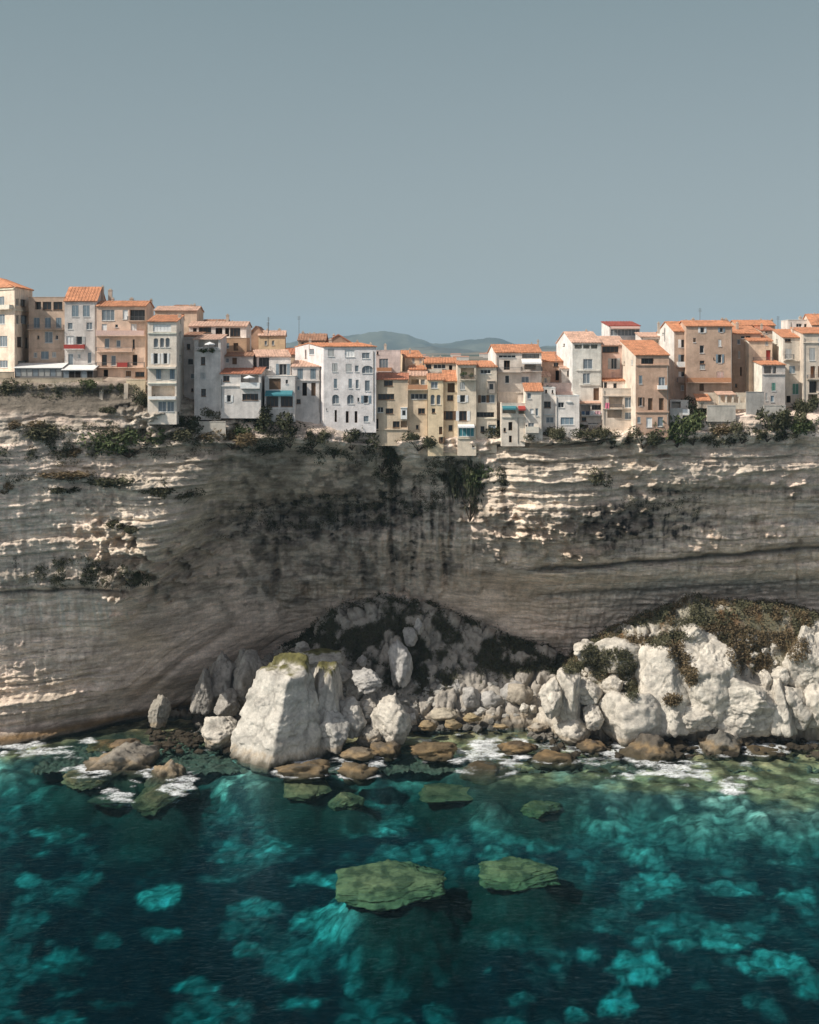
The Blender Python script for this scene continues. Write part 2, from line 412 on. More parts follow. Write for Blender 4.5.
            mb = MB(); mb.cyl(wl.pt(u0, z0, .08), wl.pt(u0, z1, .08), .06, 6); mb.build('drainpipe', plain((.3, .28, .25)), H)
        elif ty == 'X':    # projecting bay x0 y0 x1 y1
            u0, z1 = wl.hit(*Z(q[0], q[1])); u1, z0 = wl.hit(*Z(q[2], q[3]))
            mb = MB(); mb.box(wl.pt(u0, z0, .003), d3*(u1-u0), n3*.7, zv*(z1-z0)); mb.box(wl.pt(u0-.1, z1+.002, .003), d3*(u1-u0+.2), n3*.85, zv*.12)
            for k in range(2):
                pass
            bo = mb.build('bay', cm or wm, H)
            pb = MB(); a0, w0 = .25*(u1-u0), .5*(u1-u0); pb.box(wl.pt(u0+a0, z0+.35*(z1-z0), .705), d3*w0, n3*.02, zv*.45*(z1-z0)); pb.build('window', GLASS, bo)
    return H
def chain(n, s): return s
# ---- left end
cream = (.68, .58, .46); tan = (.5, .37, .27); peach = (.6, .44, .33); greyw = (.53, .51, .48); offw = (.66, .63, .58); yel = (.58, .47, .31)
house('cream corner block with hipped roof at the far left end of the town', ZA, 272, 85, 190, 128, 650, cream, 'hip', 80, a=(-170, 280), Yr=286, chim='',
      items='l:g -80 185 -50 235;l:g -5 185 25 235;l:B -140 78 262 22 c;l:g -80 288 -50 345;l:g -5 288 28 345;l:g -70 415 -30 477;l:g -2 415 42 477;l:g -70 558 -30 600;l:g -2 558 45 600;d 95 195 110 238;d 120 200 150 243;d 95 292 112 345;d 122 292 160 345;d 100 420 130 480;d 148 424 164 484;d 105 560 160 585;E 85 190 262;l:E -170 85 150')
house('tan four-storey house directly behind the long white veranda roof', ZA, 277, 168, 378, 190, 660, tan, 'flat', depth=8,
      items='L 205 215 240 260;d 250 215 300 262;d 312 215 365 262;c 198 308 232 368;c 263 308 297 368;c 327 308 360 368;B 168 378 374 22;d 218 412 230 432;g 262 390 308 455;d 326 412 340 436;E 168 355 497;c 197 512 218 540 y;c 240 505 285 550;c 305 510 328 538 y')
house('pale grey house with steep orange roof and a red balcony', ZA, 276, 378, 565, 212, 660, greyw, 'gable', 132, a=(440, 289),
      items='c 420 235 460 303;c 485 235 525 303;g 397 338 425 376;g 505 336 540 378;g 388 415 432 465 w;d 447 418 480 465;B 380 497 490 24 r;c 455 520 472 545 y;g 398 520 428 590;g 512 510 535 575;P 556 230 600', chim='645 150 22;600 130 14')
house('long peach house with balconies between steep orange roof and white tower', ZA, 275, 566, 850, 243, 665, peach, 'gable', 214,
      items='g 595 262 670 325;g 718 262 748 318 w;L 757 262 848 325;B 750 848 325 22;B 566 848 412 28 p;d 673 348 690 365;g 595 345 625 408 w;g 765 345 800 408 w;g 612 430 640 485;g 680 440 705 480;d 775 435 788 490;B 566 780 505 22;d 595 525 625 588;g 650 530 678 588;D 775 525 803 588;B 566 690 597 26;B 692 750 597 26 r;B 752 848 597 26;D 605 612 632 655;c 735 618 768 655 n;d 790 625 845 655', chim='770 200 22;660 200 14')
# ---- tower and the stepped white houses
house('tall narrow white tower house with three arched windows on its rock', ZB, 266, 103, 272, 187, 740, (.66, .61, .52), 'shed', 150, a=(152, 276),
      items='g 135 200 240 243 w;E 103 272 252;a 138 282 165 335;a 175 280 200 335;a 208 280 233 335;s 138 370 163 432 w;s 196 370 218 432 w;B 103 272 455 6 c;c 152 464 182 522;c 232 464 262 522;E 103 272 545;O 125 560 262 622;B 112 272 638 16 w;g 165 652 212 712;g 218 652 258 712;r:d 290 240 300 280;r:d 290 380 300 420', chim='290 150 16')
house('tan back house with pinkish roof just behind the white tower', ZB, 290, 145, 392, 122, 420, (.52, .4, .29), 'gable', 98, rc=PINK, chim='124 60 12;358 92 12;378 88 12', items='c 215 140 235 175;d 300 140 318 170;g 255 140 275 175')
house('narrow grey-white house squeezed between the tower and the terrace house', ZB, 276, 304, 400, 272, 735, (.5, .48, .45), 'shed', 250, rc=BROWN,
      items='d 333 315 352 347;d 338 402 370 438;g 355 490 378 518;d 358 575 370 595;E 304 400 280;P 395 300 690')
house('grey-white house with covered roof terrace sheltering a white parasol', ZB, 271, 376, 530, 290, 715, (.56, .55, .52), 'shed', 264, rc=PINK,
      items='O 400 292 516 334;d 415 392 440 438;c 412 482 442 520 y;d 416 578 444 622;E 380 528 350')
house('low white back house with brown doors under a pink roof', ZB, 285, 345, 680, 214, 420, offw, 'gable', 188, rc=PINK, chim='571 150 16;510 185 10;600 188 10',
      items='d 368 222 390 250;d 402 218 475 250;D 500 222 540 272;D 556 222 580 272;d 585 222 645 272;E 345 680 282')
house('orange-brown back house with one dark red door', ZB, 281, 530, 682, 283, 430, (.48, .3, .17), 'flat', items='D 605 310 633 355 n;c 560 310 580 340', depth=6)
house('small pale house with brown roof and a brown door, one storey', ZB, 277, 530, 718, 388, 520, (.52, .52, .48), 'shed', 360, rc=BROWN, items='D 598 396 625 435 n;g 560 398 580 425', depth=6)
house('white house with red-orange roof and a parasol on its solid balcony', ZB, 270, 530, 765, 492, 705, (.58, .57, .54), 'shed', 452, rc=RUST,
      items='d 545 502 582 535;d 567 615 590 655;O 648 496 752 540;B 648 762 572 30 w;d 657 607 750 645;P 535 520 690;E 530 648 560')
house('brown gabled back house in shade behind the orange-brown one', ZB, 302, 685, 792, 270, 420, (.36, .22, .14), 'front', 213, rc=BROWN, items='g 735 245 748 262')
house('flat white annex with teal-framed glazing left of the teal awning', ZC, 271.5, -2, 62, 480, 570, (.6, .59, .56), 'flat', depth=7, items='g 0 495 48 530 t')
# ---- region C
house('tan back house with a sunlit hip roof and two tiny windows', ZC, 300, 50, 205, 152, 260, (.62, .46, .27), 'gable', 124, rc=PINK, a=(60, 310), items='g 85 180 100 205;g 128 178 142 205;r:d 240 178 262 198', chim='103 118 14;172 116 16', Yr=300)
house('brown-roofed back house behind the big white gabled house', ZC, 303, 282, 440, 180, 280, (.42, .3, .2), 'gable', 142, rc=BROWN, chim='310 132 12;350 140 10;375 140 14;410 142 10', items='d 300 190 315 205')
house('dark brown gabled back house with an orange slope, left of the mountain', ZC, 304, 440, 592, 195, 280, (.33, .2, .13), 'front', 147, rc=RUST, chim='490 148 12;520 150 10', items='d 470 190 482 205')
house('white house with salmon roof above the dark teal awning', ZC, 278, 40, 238, 274, 480, (.66, .66, .63), 'gable', 236, rc=PINK, a=(2, 286),
      items='L 50 278 112 345;B 50 125 350 18;s 170 315 215 380 b')
house('white house front with teal awning over a glazed terrace', ZC, 272, 85, 262, 388, 610, (.6, .59, .56), 'flat', depth=6,
      items='D 112 400 180 465 n;d 208 408 222 432;W 92 250 472 22 t;d 95 505 165 565;d 180 505 250 565;E 85 262 575')
house('white house with pale pink roof and four tall blue shutters', ZC, 275, 244, 408, 334, 650, (.58, .56, .53), 'shed', 298, rc=PINK,
      items='c 277 342 310 405;c 353 342 386 405;D 306 425 333 502;D 358 425 384 502 n;c 277 445 290 470;d 272 522 296 548;E 244 408 412;P 405 350 600')
house('largest white house, lit gable wall on its left and five rows of windows', ZC, 274, 430, 738, 216, 672, (.64, .63, .62), 'gable', 196, a=(264, 287),
      items='l:g 345 228 375 262;l:d 322 232 330 280;c 455 226 492 272 y;g 555 232 612 275 w;g 655 250 700 285;c 480 312 512 362 y;c 560 315 595 362 y;g 614 325 636 362;a 655 325 720 370;c 490 402 510 458;c 576 402 597 458;g 618 408 637 460;g 672 412 702 475;a 480 495 522 550;a 568 495 608 550;d 628 512 640 538;d 665 500 692 545;D 495 585 508 655;D 560 592 577 660;D 612 592 628 660;g 665 620 695 655;d 445 575 452 588;P 722 240 650', chim='352 178 14;470 176 18;628 185 12')
house('pinkish white back house with a wide balcony window and two chimneys', ZD, 290, 78, 236, 150, 330, (.58, .5, .47), 'flat', items='g 112 197 165 262;B 100 185 270 22 o;d 98 155 108 172;P 70 150 200', chim='148 118 14;62 112 14', depth=8)
house('narrow sunlit back house with orange roof and two slit windows under the mountain', ZD, 295, 262, 368, 190, 330, (.62, .5, .34), 'shed', 152, a=(234, 303), items='c 305 192 320 222 y;c 348 195 360 222 y', chim='292 145 10')
house('tan house with brown-orange roof and wide dark window strips', ZD, 275, 76, 280, 320, 662, (.5, .41, .29), 'shed', 284, rc=RUST,
      items='d 140 325 192 357;d 105 403 200 437;d 102 480 137 512;d 150 488 195 520;X 238 485 275 550 w;d 192 563 232 600;O 238 562 276 600;D 85 548 108 620;E 76 280 610')
house('tan house topped by a terrace with an orange balustrade', ZD, 275.5, 281, 394, 378, 665, (.55, .45, .31), 'flat', depth=8,
      items='d 297 402 392 434;d 340 487 380 520;d 327 585 343 610;B 281 394 376 26 o')
house('cream roof-terrace storey with small white parapet behind the orange balustrade', ZD, 284, 284, 392, 300, 420, (.66, .6, .48), 'shed', 268, rc=PINK, items='O 300 318 345 345;g 355 318 380 350', depth=6)
house('low cream back house with brick-orange roof and long dark window', ZD, 292, 378, 562, 224, 330, (.6, .52, .4), 'gable', 194, items='d 385 230 418 255;d 430 230 500 255;B 378 480 278 20 c;D 520 235 540 275', chim='425 190 14;470 188 10')
house('narrow yellow house with paired arched windows at the cliff edge', ZD, 274, 397, 488, 324, 722, (.64, .52, .33), 'shed', 288,
      items='g 415 332 455 370;a 413 408 438 465;a 448 408 472 465;d 420 488 440 515 w;D 462 595 482 640 n;d 470 655 486 690')
house('yellow-cream house with small orange roof right of the arched windows', ZD, 275, 490, 570, 330, 720, (.62, .53, .37), 'shed', 268,
      items='L 512 340 555 395 n;d 510 410 545 442;d 500 503 543 555;d 518 585 542 620;d 525 668 540 690;E 490 570 720')
house('cream house with red flowers on its top balcony and a white glazed bay', ZD, 273, 571, 680, 235, 720, (.6, .53, .41), 'shed', 213,
      items='O 590 250 668 315;B 585 675 318 24;c 585 335 615 378 y;d 586 410 616 452;d 580 503 625 560;d 553 508 574 555;W 572 668 582 10 w;g 578 600 668 652 t;E 571 680 662;d 655 700 672 718')
house('cream house with wooden bay and orange roof left of the white gable', ZD, 274, 681, 800, 248, 705, (.62, .56, .45), 'shed', 214,
      items='d 705 262 765 285;X 745 330 788 400 q;d 708 410 738 455;g 742 408 788 455;L 676 510 785 540;E 681 800 545;d 705 592 728 628;g 750 583 795 638 b;a 742 650 782 695')
# ---- region E
house('tall cream house with white gable wall, long orange roof and cream awning', ZE, 276, 150, 418, 250, 600, (.58, .53, .46), 'gable', 205, a=(106, 288), lw=(.72, .7, .65),
      items='d 168 264 268 280;D 198 295 234 350;d 205 383 230 428;L 305 258 405 282 y;W 300 415 288 20 w;O 318 318 385 348;B 300 418 356 24;B 155 298 360 24;g 300 390 345 425;P 160 270 560;E 150 418 480', chim='398 182 10;360 200 8')
house('small house with brick-orange roof and orange walls between two tall ones', ZE, 286, 430, 566, 302, 480, (.56, .37, .26), 'shed', 248, items='d 490 308 517 332;D 500 353 533 412;E 430 566 420', chim='548 262 12')
house('tiny cream cottage roofed with pink tiles below the brick-orange roof', ZE, 280, 384, 470, 390, 520, (.6, .48, .36), 'shed', 362, rc=PINK, items='d 397 395 415 422;c 435 400 450 425 y', depth=6)
house('small white lean-to with violet window right of the orange-walled house', ZE, 281, 536, 604, 345, 480, (.66, .62, .56), 'shed', 328, rc=PINK, items='d 568 355 592 385', depth=5)
house('tall grey-white house with bright gable wall and pale pink roof', ZE, 278, 600, 766, 192, 560, (.56, .57, .52), 'gable', 130, rc=PINK, a=(506, 292), lw=(.72, .71, .67),
      items='O 612 202 655 226;O 662 202 700 226;O 707 202 745 226;g 662 287 717 345;E 620 760 352;g 660 370 702 430;E 640 755 438;D 722 457 755 528 n;l:d 545 190 555 210;P 768 210 540', chim='680 122 10;570 140 8')
house('low open house with laundry under a pink-orange lean-to roof', ZE, 275, 645, 776, 548, 705, (.52, .5, .46), 'shed', 526, rc=PINK, items='O 650 556 705 610;L 712 556 768 585;B 648 776 615 22 w;d 652 628 680 650;d 690 660 765 668;O 655 672 690 695', depth=7)
house('pink-rimmed terrace storey behind the stepped white house', ZE, 279, 430, 600, 430, 560, (.6, .47, .42), 'flat', items='c 445 440 460 455;B 505 600 492 16 p', depth=6)
house('white house, left half of the stepped pair, four small windows', ZE, 272, 427, 500, 456, 700, (.68, .66, .61), 'flat', items='d 440 465 452 485;d 478 468 488 487;d 433 535 473 572;g 445 627 490 660;E 427 500 610', depth=7)
house('white house, lower right half of the stepped pair, wide bottom window', ZE, 271, 501, 640, 502, 708, (.7, .67, .62), 'flat', items='d 515 540 550 572;g 530 628 607 672 b;P 508 510 700;E 560 595 537', depth=8)
house('cream foot house with blue awning and a tall barred door', ZE, 270.5, 184, 322, 548, 752, (.6, .55, .46), 'flat', items='W 188 268 562 12 t;O 190 580 268 605;W 280 322 562 16 r;O 284 582 320 608;D 225 655 248 705;D 228 735 245 775;E 184 322 625;P 280 625 780;d 196 690 210 712', depth=7)
house('white house with rounded balcony and orange scrap of roof above it', ZE, 270, 324, 425, 476, 720, (.68, .63, .54), 'shed', 430, items='g 335 486 358 520;g 350 578 372 605 w;g 383 575 400 620;B 324 400 712 30 c;d 326 672 334 692;g 340 660 375 700;P 418 490 700', depth=5)
# ---- region F
house('pink house with brownish roof and grey shutters', ZF, 281, 122, 265, 237, 470, (.6, .42, .34), 'shed', 186, rc=PINK, items='d 130 242 225 278;s 182 312 216 375 y;c 180 390 205 430 p;P 128 280 440')
house('two-storey terrace house with pink laundry and open loggias', ZF, 273, 132, 318, 490, 715, (.56, .49, .4), 'flat', depth=7,
      items='O 168 537 250 600;g 262 540 305 600;B 150 250 605 22;O 160 612 245 660;g 262 628 310 668;E 132 318 530;P 142 500 700;E 132 318 606')
house('small white attic with sloping orange tiles above the terrace house', ZF, 278, 136, 312, 446, 540, (.66, .62, .56), 'shed', 422, items='d 140 452 158 485;d 195 458 215 487;c 275 452 290 480 o', depth=5)
house('brown-brick house with bright orange shed roof and tall narrow windows', ZF, 269, 326, 521, 295, 728, (.43, .28, .19), 'shed', 210, a=(238, 282), lw=(.68, .58, .47),
      items='L 358 312 432 345;c 345 412 365 462;g 460 422 497 492;B 452 505 492 22 w;d 348 540 365 590;D 398 545 425 615 n;D 462 545 490 615 n;g 388 658 422 715 w;g 455 655 487 710;c 335 655 355 690;l:c 300 320 308 350 y;l:d 255 330 262 350;E 326 521 350;E 326 521 625;P 512 350 700')
house('white penthouse with dark red roof and a glazed front', ZF, 300, 172, 350, 124, 300, (.66, .65, .63), 'shed', 100, rc=(.3, .07, .05), a=(126, 309), items='W 176 345 126 8 p;g 178 142 345 180;E 172 350 186')
house('low white rooftop house with tiled canopy and a parasol', ZF, 290, 356, 500, 188, 330, (.64, .6, .54), 'shed', 164, rc=PINK, items='O 395 200 462 238;c 470 200 490 225;P 365 190 300', depth=7)
house('brown house with bright white gable wall and orange roof', ZF, 279, 551, 664, 156, 580, (.42, .31, .23), 'gable', 100, a=(452, 292), lw=(.7, .66, .6),
      items='s 592 202 622 250 w;s 590 290 616 345 b;B 566 655 362 30 w;s 592 390 620 420 w;B 566 664 450 24;c 590 470 612 500 y;l:d 480 150 490 172', chim='460 108 12;620 95 10;655 92 10')
house('low garage with dark opening and white parapet under the brown houses', ZF, 271, 527, 634, 560, 655, (.52, .49, .44), 'flat', items='O 536 565 590 604;B 530 634 640 30 w', depth=6)
# ---- region G
house('large brown house with white shutters and a long orange balcony', ZG, 277, -24, 268, 168, 612, (.44, .31, .22), 'gable', 134,
      items='s 66 174 90 208 w;s 190 176 210 205 b;d 62 288 90 337;c 180 252 200 295 w;s 178 345 202 400 b;d 62 385 92 405;c 62 410 95 440 y;B -20 255 522 26 o;D 60 532 88 578 n;c 170 455 215 510 p;c 20 240 38 270 n;d 148 365 156 378;P 262 180 590', chim='205 124 16;228 126 14;20 124 14')
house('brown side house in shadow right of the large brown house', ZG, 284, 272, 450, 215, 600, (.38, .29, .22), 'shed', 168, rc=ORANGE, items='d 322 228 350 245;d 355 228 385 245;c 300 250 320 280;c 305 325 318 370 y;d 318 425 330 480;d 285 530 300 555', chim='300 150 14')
house('long back house with orange roof, chimney at its left end', ZG, 297, 300, 540, 163, 300, (.5, .36, .25), 'gable', 132, chim='296 140 14;450 128 10;520 128 10', items='d 330 168 345 180;d 400 168 415 180')
house('tan house with red-brown door and sloping orange roof above white steps', ZG, 280, 374, 522, 262, 600, (.55, .44, .32), 'shed', 225, a=(324, 289), lw=(.72, .68, .58), items='c 478 262 497 286 y;D 483 318 513 382 r;l:d 330 325 343 355;B 400 522 388 22;l:c 333 420 343 460 y', chim='470 212 10;430 236 8')
house('grey cliff-edge house with bright white side wall and green shutter', ZG, 272, 458, 604, 414, 672, (.42, .4, .37), 'shed', 378, a=(374, 284), lw=(.74, .7, .6), items='O 470 420 518 466;L 525 422 548 466 w;E 458 604 470;c 518 525 545 578 g;g 512 608 535 648 b;l:c 385 415 400 478 y;l:d 365 545 375 570;c 480 590 492 640 y')
house('house with white lit side wall and wide orange roof, grey base with teal shutters', ZG, 276, 592, 716, 240, 700, (.5, .47, .4), 'shed', 190, a=(524, 287), lw=(.72, .69, .6), items='d 603 247 640 265;c 605 310 645 372 y;B 600 655 375 26;c 630 418 668 465 b;c 650 530 690 600 g;D 612 608 640 652;E 592 716 385;l:d 545 250 555 280;P 708 260 640', chim='655 185 12')
house('rightmost cliff-edge house with stacked loggias', ZG, 273, 718, 905, 214, 660, (.54, .48, .39), 'shed', 178, a=(640, 284), items='c 758 305 795 385 y;L 765 420 797 495 o;L 757 515 810 590;O 750 598 812 642;B 740 900 500 22;d 830 240 860 290;d 830 420 860 490;E 718 905 270;d 835 520 870 585;P 726 240 640')
house('white back house with flat top and two dark windows near the right edge', ZG, 300, 625, 772, 128, 300, (.64, .6, .55), 'flat', a=(578, 308), items='d 675 150 710 172;d 725 152 745 172;P 640 140 200', chim='700 112 14')
house('two-step orange-roofed back house at the right edge of the town', ZG, 296, 775, 920, 160, 300, (.62, .5, .4), 'gable', 92, chim='790 92 12;840 90 12', items='d 800 178 830 198;d 850 178 870 198')

house('rust-roofed back house wedged left of the big white gable', ZC, 294, 200, 268, 262, 400, (.52, .38, .26), 'shed', 226, rc=RUST, depth=7, items='d 215 275 228 292')
house('small orange-tiled attic raised on the roof of the largest white house', ZC, 280, 606, 722, 238, 300, (.7, .68, .63), 'shed', 217, depth=5, items='g 655 246 700 262', chim='628 196 8 281;705 205 8 281')
house('low terracotta-roofed back house between the slit-window house and the brick-orange roof', ZD, 289, 290, 385, 262, 360, (.62, .5, .38), 'shed', 238, depth=7, items='c 320 268 335 285')
house('tan back wall house right of the bright orange shed roof', ZF, 287, 474, 545, 262, 420, (.52, .4, .29), 'shed', 238, rc=PINK, depth=6, items='d 500 285 512 305;c 490 330 505 350 y')
house('ochre back house with chimney stack above the tan roof row, left', ZB, 296, 195, 368, 122, 300, (.55, .42, .3), 'hip', 92, rc=BROWN, depth=10, items='d 230 135 245 150', chim='370 96 16 298')
house('brown-roofed back house peeping over the pink back roof', ZB, 299, 420, 560, 200, 320, (.5, .36, .24), 'gable', 176, rc=BROWN, items='d 450 205 465 212')
house('little cream back house with orange roof between the two brown houses', ZG, 290, 246, 300, 196, 420, (.66, .56, .42), 'shed', 160, depth=6, items='d 262 215 275 232')
house('red-roofed attic behind the tan house with the red-brown door', ZG, 291, 455, 540, 196, 420, (.62, .5, .38), 'shed', 172, rc=RUST, depth=6, items='d 480 200 492 212', chim='455 160 10 292')
# ------------------------------------------------------------------ cliff
PXK = [-200, 0, 60, 120, 170, 215, 260, 320, 380, 440, 490, 540, 600, 700, 819, 1020]
PYK = {368: [290]*16,
       380: [271, 271, 271, 271, 279, 288, 289, 290, 290, 290, 290, 290, 290, 288, 287, 287],
       392: [269, 269, 269, 269.5, 272, 282, 287, 289, 290, 290, 290, 290, 290, 286, 285, 285],
       412: [265.5, 265.8, 266, 267, 265.2, 271, 275, 279, 284, 285, 285, 283, 280, 271.5, 270, 269],
       430: [263, 263.5, 264.5, 265.5, 264.6, 267.5, 270.5, 273, 277, 277.5, 275.5, 272, 270.5, 269, 268, 268],
       450: [262.5, 263.3, 264.8, 266, 266, 269, 272, 274.5, 276, 274, 271.5, 269, 269, 269, 269, 269],
       480: [264, 265, 266, 266.6, 266.2, 274, 279, 281, 282, 280, 273, 269.5, 269.8, 270.3, 270.5, 270.5],
       515: [266, 267, 268, 267.8, 267.2, 282, 288, 289, 287, 282, 275, 271, 272, 273, 273, 273],
       550: [268, 269, 270, 271, 273.5, 287, 292, 293, 290, 285, 279, 275, 275.5, 276.5, 276.5, 276.5],
       575: [270, 271, 271.5, 274, 281, 290, 296, 297, 295, 291, 285, 279.5, 278.5, 279.5, 280, 280],
       600: [273, 274, 275, 277, 284, 293, 299, 301, 300, 297, 293, 289, 287, 286, 286, 286],
       640: [275.5, 276, 277.5, 282, 290, 297, 304, 307, 306, 303, 300, 297, 295, 293, 293, 293],
       680: [276, 276.5, 279, 285, 293, 301, 308, 312, 311, 309, 306, 302, 300, 298, 299, 299],
       712: [271, 272, 278, 288, 298, 305, 312, 315, 315, 313, 309, 304, 302, 304, 305, 306],
       745: [266, 268, 278, 292, 301, 308, 314, 317, 318, 317, 312, 308, 306, 307, 308, 309]}
def cr(xk, yk, x):
    """monotone smooth interpolation"""
    xk = np.asarray(xk, float); i = np.clip(np.searchsorted(xk, x)-1, 0, len(xk)-2)
    t = np.clip((x-xk[i])/(xk[i+1]-xk[i]), 0, 1)
    yk = np.asarray(yk, float); m = np.gradient(yk, xk, axis=0)
    h = xk[i+1]-xk[i]
    if yk.ndim == 2:
        t = t[:, None]; h = h[:, None]
    return (2*t**3-3*t**2+1)*yk[i]+(t**3-2*t**2+t)*h*m[i]+(-2*t**3+3*t**2)*yk[i+1]+(t**3-t**2)*h*m[i+1]
def nomX(px): return (px-CX)/5.0
def nomZ(py): return CZ-(py-HY)/5.0
nx, nz = 1080, 420
Xs = np.linspace(-112, 112, nx); Zs = np.linspace(-5, 72, nz)
TAB = np.array([PYK[k] for k in sorted(PYK)], float)          # rows by py
cols = cr(PXK, TAB.T, CX+Xs*5)                                  # (nx, rows)
D0 = cr(sorted(PYK), cols.T, HY+(CZ-Zs)*5)                      # (nz, nx)
XX, ZZ = np.meshgrid(Xs, Zs)
NPX, NPY = CX+XX*5*280/np.maximum(D0, 1), HY+(CZ-ZZ)*5*280/D0   # where each point shows (for placing marks)
def blob(px, py, rx, ry, ang=0, soft=.35, wn=None):
    dx, dy = NPX-px, NPY-py; c, s = math.cos(R(ang)), math.sin(R(ang))
    a, b = (dx*c+dy*s)/rx, (-dx*s+dy*c)/ry
    d = np.sqrt(a*a+b*b)+(WN if wn is None else wn)
    return 1-ss(1-soft, 1+soft, d)
WN = fbm(XX*.35, ZZ*.5, 3.3, 4, 5)*.55
# zones
smoothz = ss(-.3, .5, blob(330, 690, 260, 105, 0, .25)-.0)*(1-ss(520, 570, NPX))+0
smoothz = np.clip(ss(575, 625, NPY-18*np.sin((NPX-100)/90))*(1-ss(500, 560, NPX))*ss(60, 150, NPX), 0, 1)
bay = ss(185, 250, NPX+(NPY-480)*.45)*(1-ss(455, 520, NPX))*ss(440, 475, NPY)
strz = 1-.85*smoothz-.35*bay*(1-smoothz)
# strata profile: layers of uneven thickness and hardness
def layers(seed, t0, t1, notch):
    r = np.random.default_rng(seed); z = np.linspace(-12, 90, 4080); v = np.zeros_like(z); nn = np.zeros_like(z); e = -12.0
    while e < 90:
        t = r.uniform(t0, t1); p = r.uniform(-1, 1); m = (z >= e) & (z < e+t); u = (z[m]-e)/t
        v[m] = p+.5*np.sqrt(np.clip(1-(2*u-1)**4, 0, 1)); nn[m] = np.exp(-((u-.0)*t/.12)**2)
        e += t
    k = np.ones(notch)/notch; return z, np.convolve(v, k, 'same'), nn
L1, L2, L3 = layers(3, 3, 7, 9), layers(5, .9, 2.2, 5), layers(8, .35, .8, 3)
bend = fbm(XX*.02, 0*XX, 1.7, 3, 2)*2.2+np.where(XX > 20, (XX-20)*.035, 0)+.35*fbm(XX*.15, ZZ*.1, 0, 3, 9)
zb = ZZ-bend*1.0
l1 = np.interp(zb, L1[0], L1[1]); l2 = np.interp(zb, L2[0], L2[1]); l3 = np.interp(zb, L3[0], L3[1])
am = .55+.45*pn(XX*.06, ZZ*.08, 0, 31); am2 = np.clip(.55+.9*pn(XX*.12, ZZ*.15, 4, 33), 0, 1.3)
lq = (1-.7*(1-ss(70, 150, NPX))*(1-.8*ss(665, 685, NPY)))*(1-.6*ss(610, 640, NPX)*ss(478, 490, NPY)); DY = -strz*(.75*l1*am+.42*l2*am2*lq*.8+.16*l3*am2)
DY += (1.5-.8*(1-ss(120, 200, NPX)))*fbm(XX*.045, ZZ*.06, 0, 3, 41)*(1-.5*smoothz)
rough = fbm(XX*.5, ZZ*.8, 0, 5, 44); DY += rough*.30*(1-.5*smoothz)+(.30-.12*ss(600, 640, NPX)*ss(470, 485, NPY)-.24*(1-ss(60, 130, NPX))*ss(535, 560, NPY)*(1-ss(665, 685, NPY)))*fbm(XX*.22, zb*1.9, 0, 4, 46)*(1-.75*smoothz)*(1-.6*bay)+.3*fbm(XX*1.1, ZZ*.18, 0, 4, 45)*(1-.8*smoothz)*ss(470, 500, NPY)
DY += .42*ridge(XX*.22, ZZ*.25, 0, 4, 47)*(1-.8*smoothz)*(1-.3*strz)
arcs = (NPY-np.interp(NPX, [-200, 60, 120, 200, 280, 350, 420, 500, 560, 900], [790, 760, 722, 662, 612, 590, 596, 622, 645, 700])+5*pn(NPX*.015, NPY*.015, 0, 57))/5.0+30
al = np.interp(arcs, L1[0]*.6, L1[1]); al2 = np.interp(arcs, L2[0], L2[1]); an = np.interp(arcs, L1[0]*.6, L1[2])
smw = smoothz*ss(60, 170, NPX)*(1-ss(300, 430, NPX))*.45; DY -= smw*(.75*al+.3*al2)*(.6+.5*pn(NPX*.01, NPY*.02, 3, 58)); DY += smw*an*.8
# scooped sweep lines in the lower left of the bay
sw = NPY+.42*(NPX-100)+14*pn(NPX*.008, NPY*.01, 0, 51)
DY += smoothz*(.55*np.sin(sw/7.0+2*pn(NPX*.01, NPY*.02, 0, 52))*ss(0, .4, pn(NPX*.01, NPY*.012, 2, 53)+.2)+.6*fbm(NPX*.012+NPY*.005, NPY*.03+NPX*.012, 0, 5, 54))
crack = np.abs((NPX-110)*.62+(NPY-722)*.78+6*pn(NPX*.02, NPY*.02, 0, 55))
DY += 1.3*np.exp(-(crack/4.5)**2)*ss(110, 150, NPX)*(1-ss(215, 250, NPX))
# long crack under the right wall, notch over it
lc = 572-.075*(NPX-530)+3*pn(NPX*.03, 0*NPX, 0, 61)-.0
onr = ss(505, 560, NPX)
DY += blob(560, 474, 84, 56, 0)*.40*(ZZ-50)+blob(720, 462, 110, 22, 0)*.45*(ZZ-54)
DY += onr*(1.1*np.exp(-((NPY-lc)/2.6)**2)-.9*np.exp(-((NPY-lc+10)/9)**2))
lc2 = 598-.05*(NPX-530)+2*pn(NPX*.03, 0*NPX, 0, 62); DY += onr*.7*np.exp(-((NPY-lc2)/2)**2)
lc3 = 494-.02*(NPX-600); DY += ss(600, 650, NPX)*.9*np.exp(-((NPY-lc3)/3)**2)
lcl = 590+2*pn(NPX*.03, 0*NPX, 0, 63)+.02*(100-NPX); DY += (1-ss(110, 150, NPX))*(1.0*np.exp(-((NPY-lcl)/2.5)**2)-.8*np.exp(-((NPY-lcl+12)/10)**2))
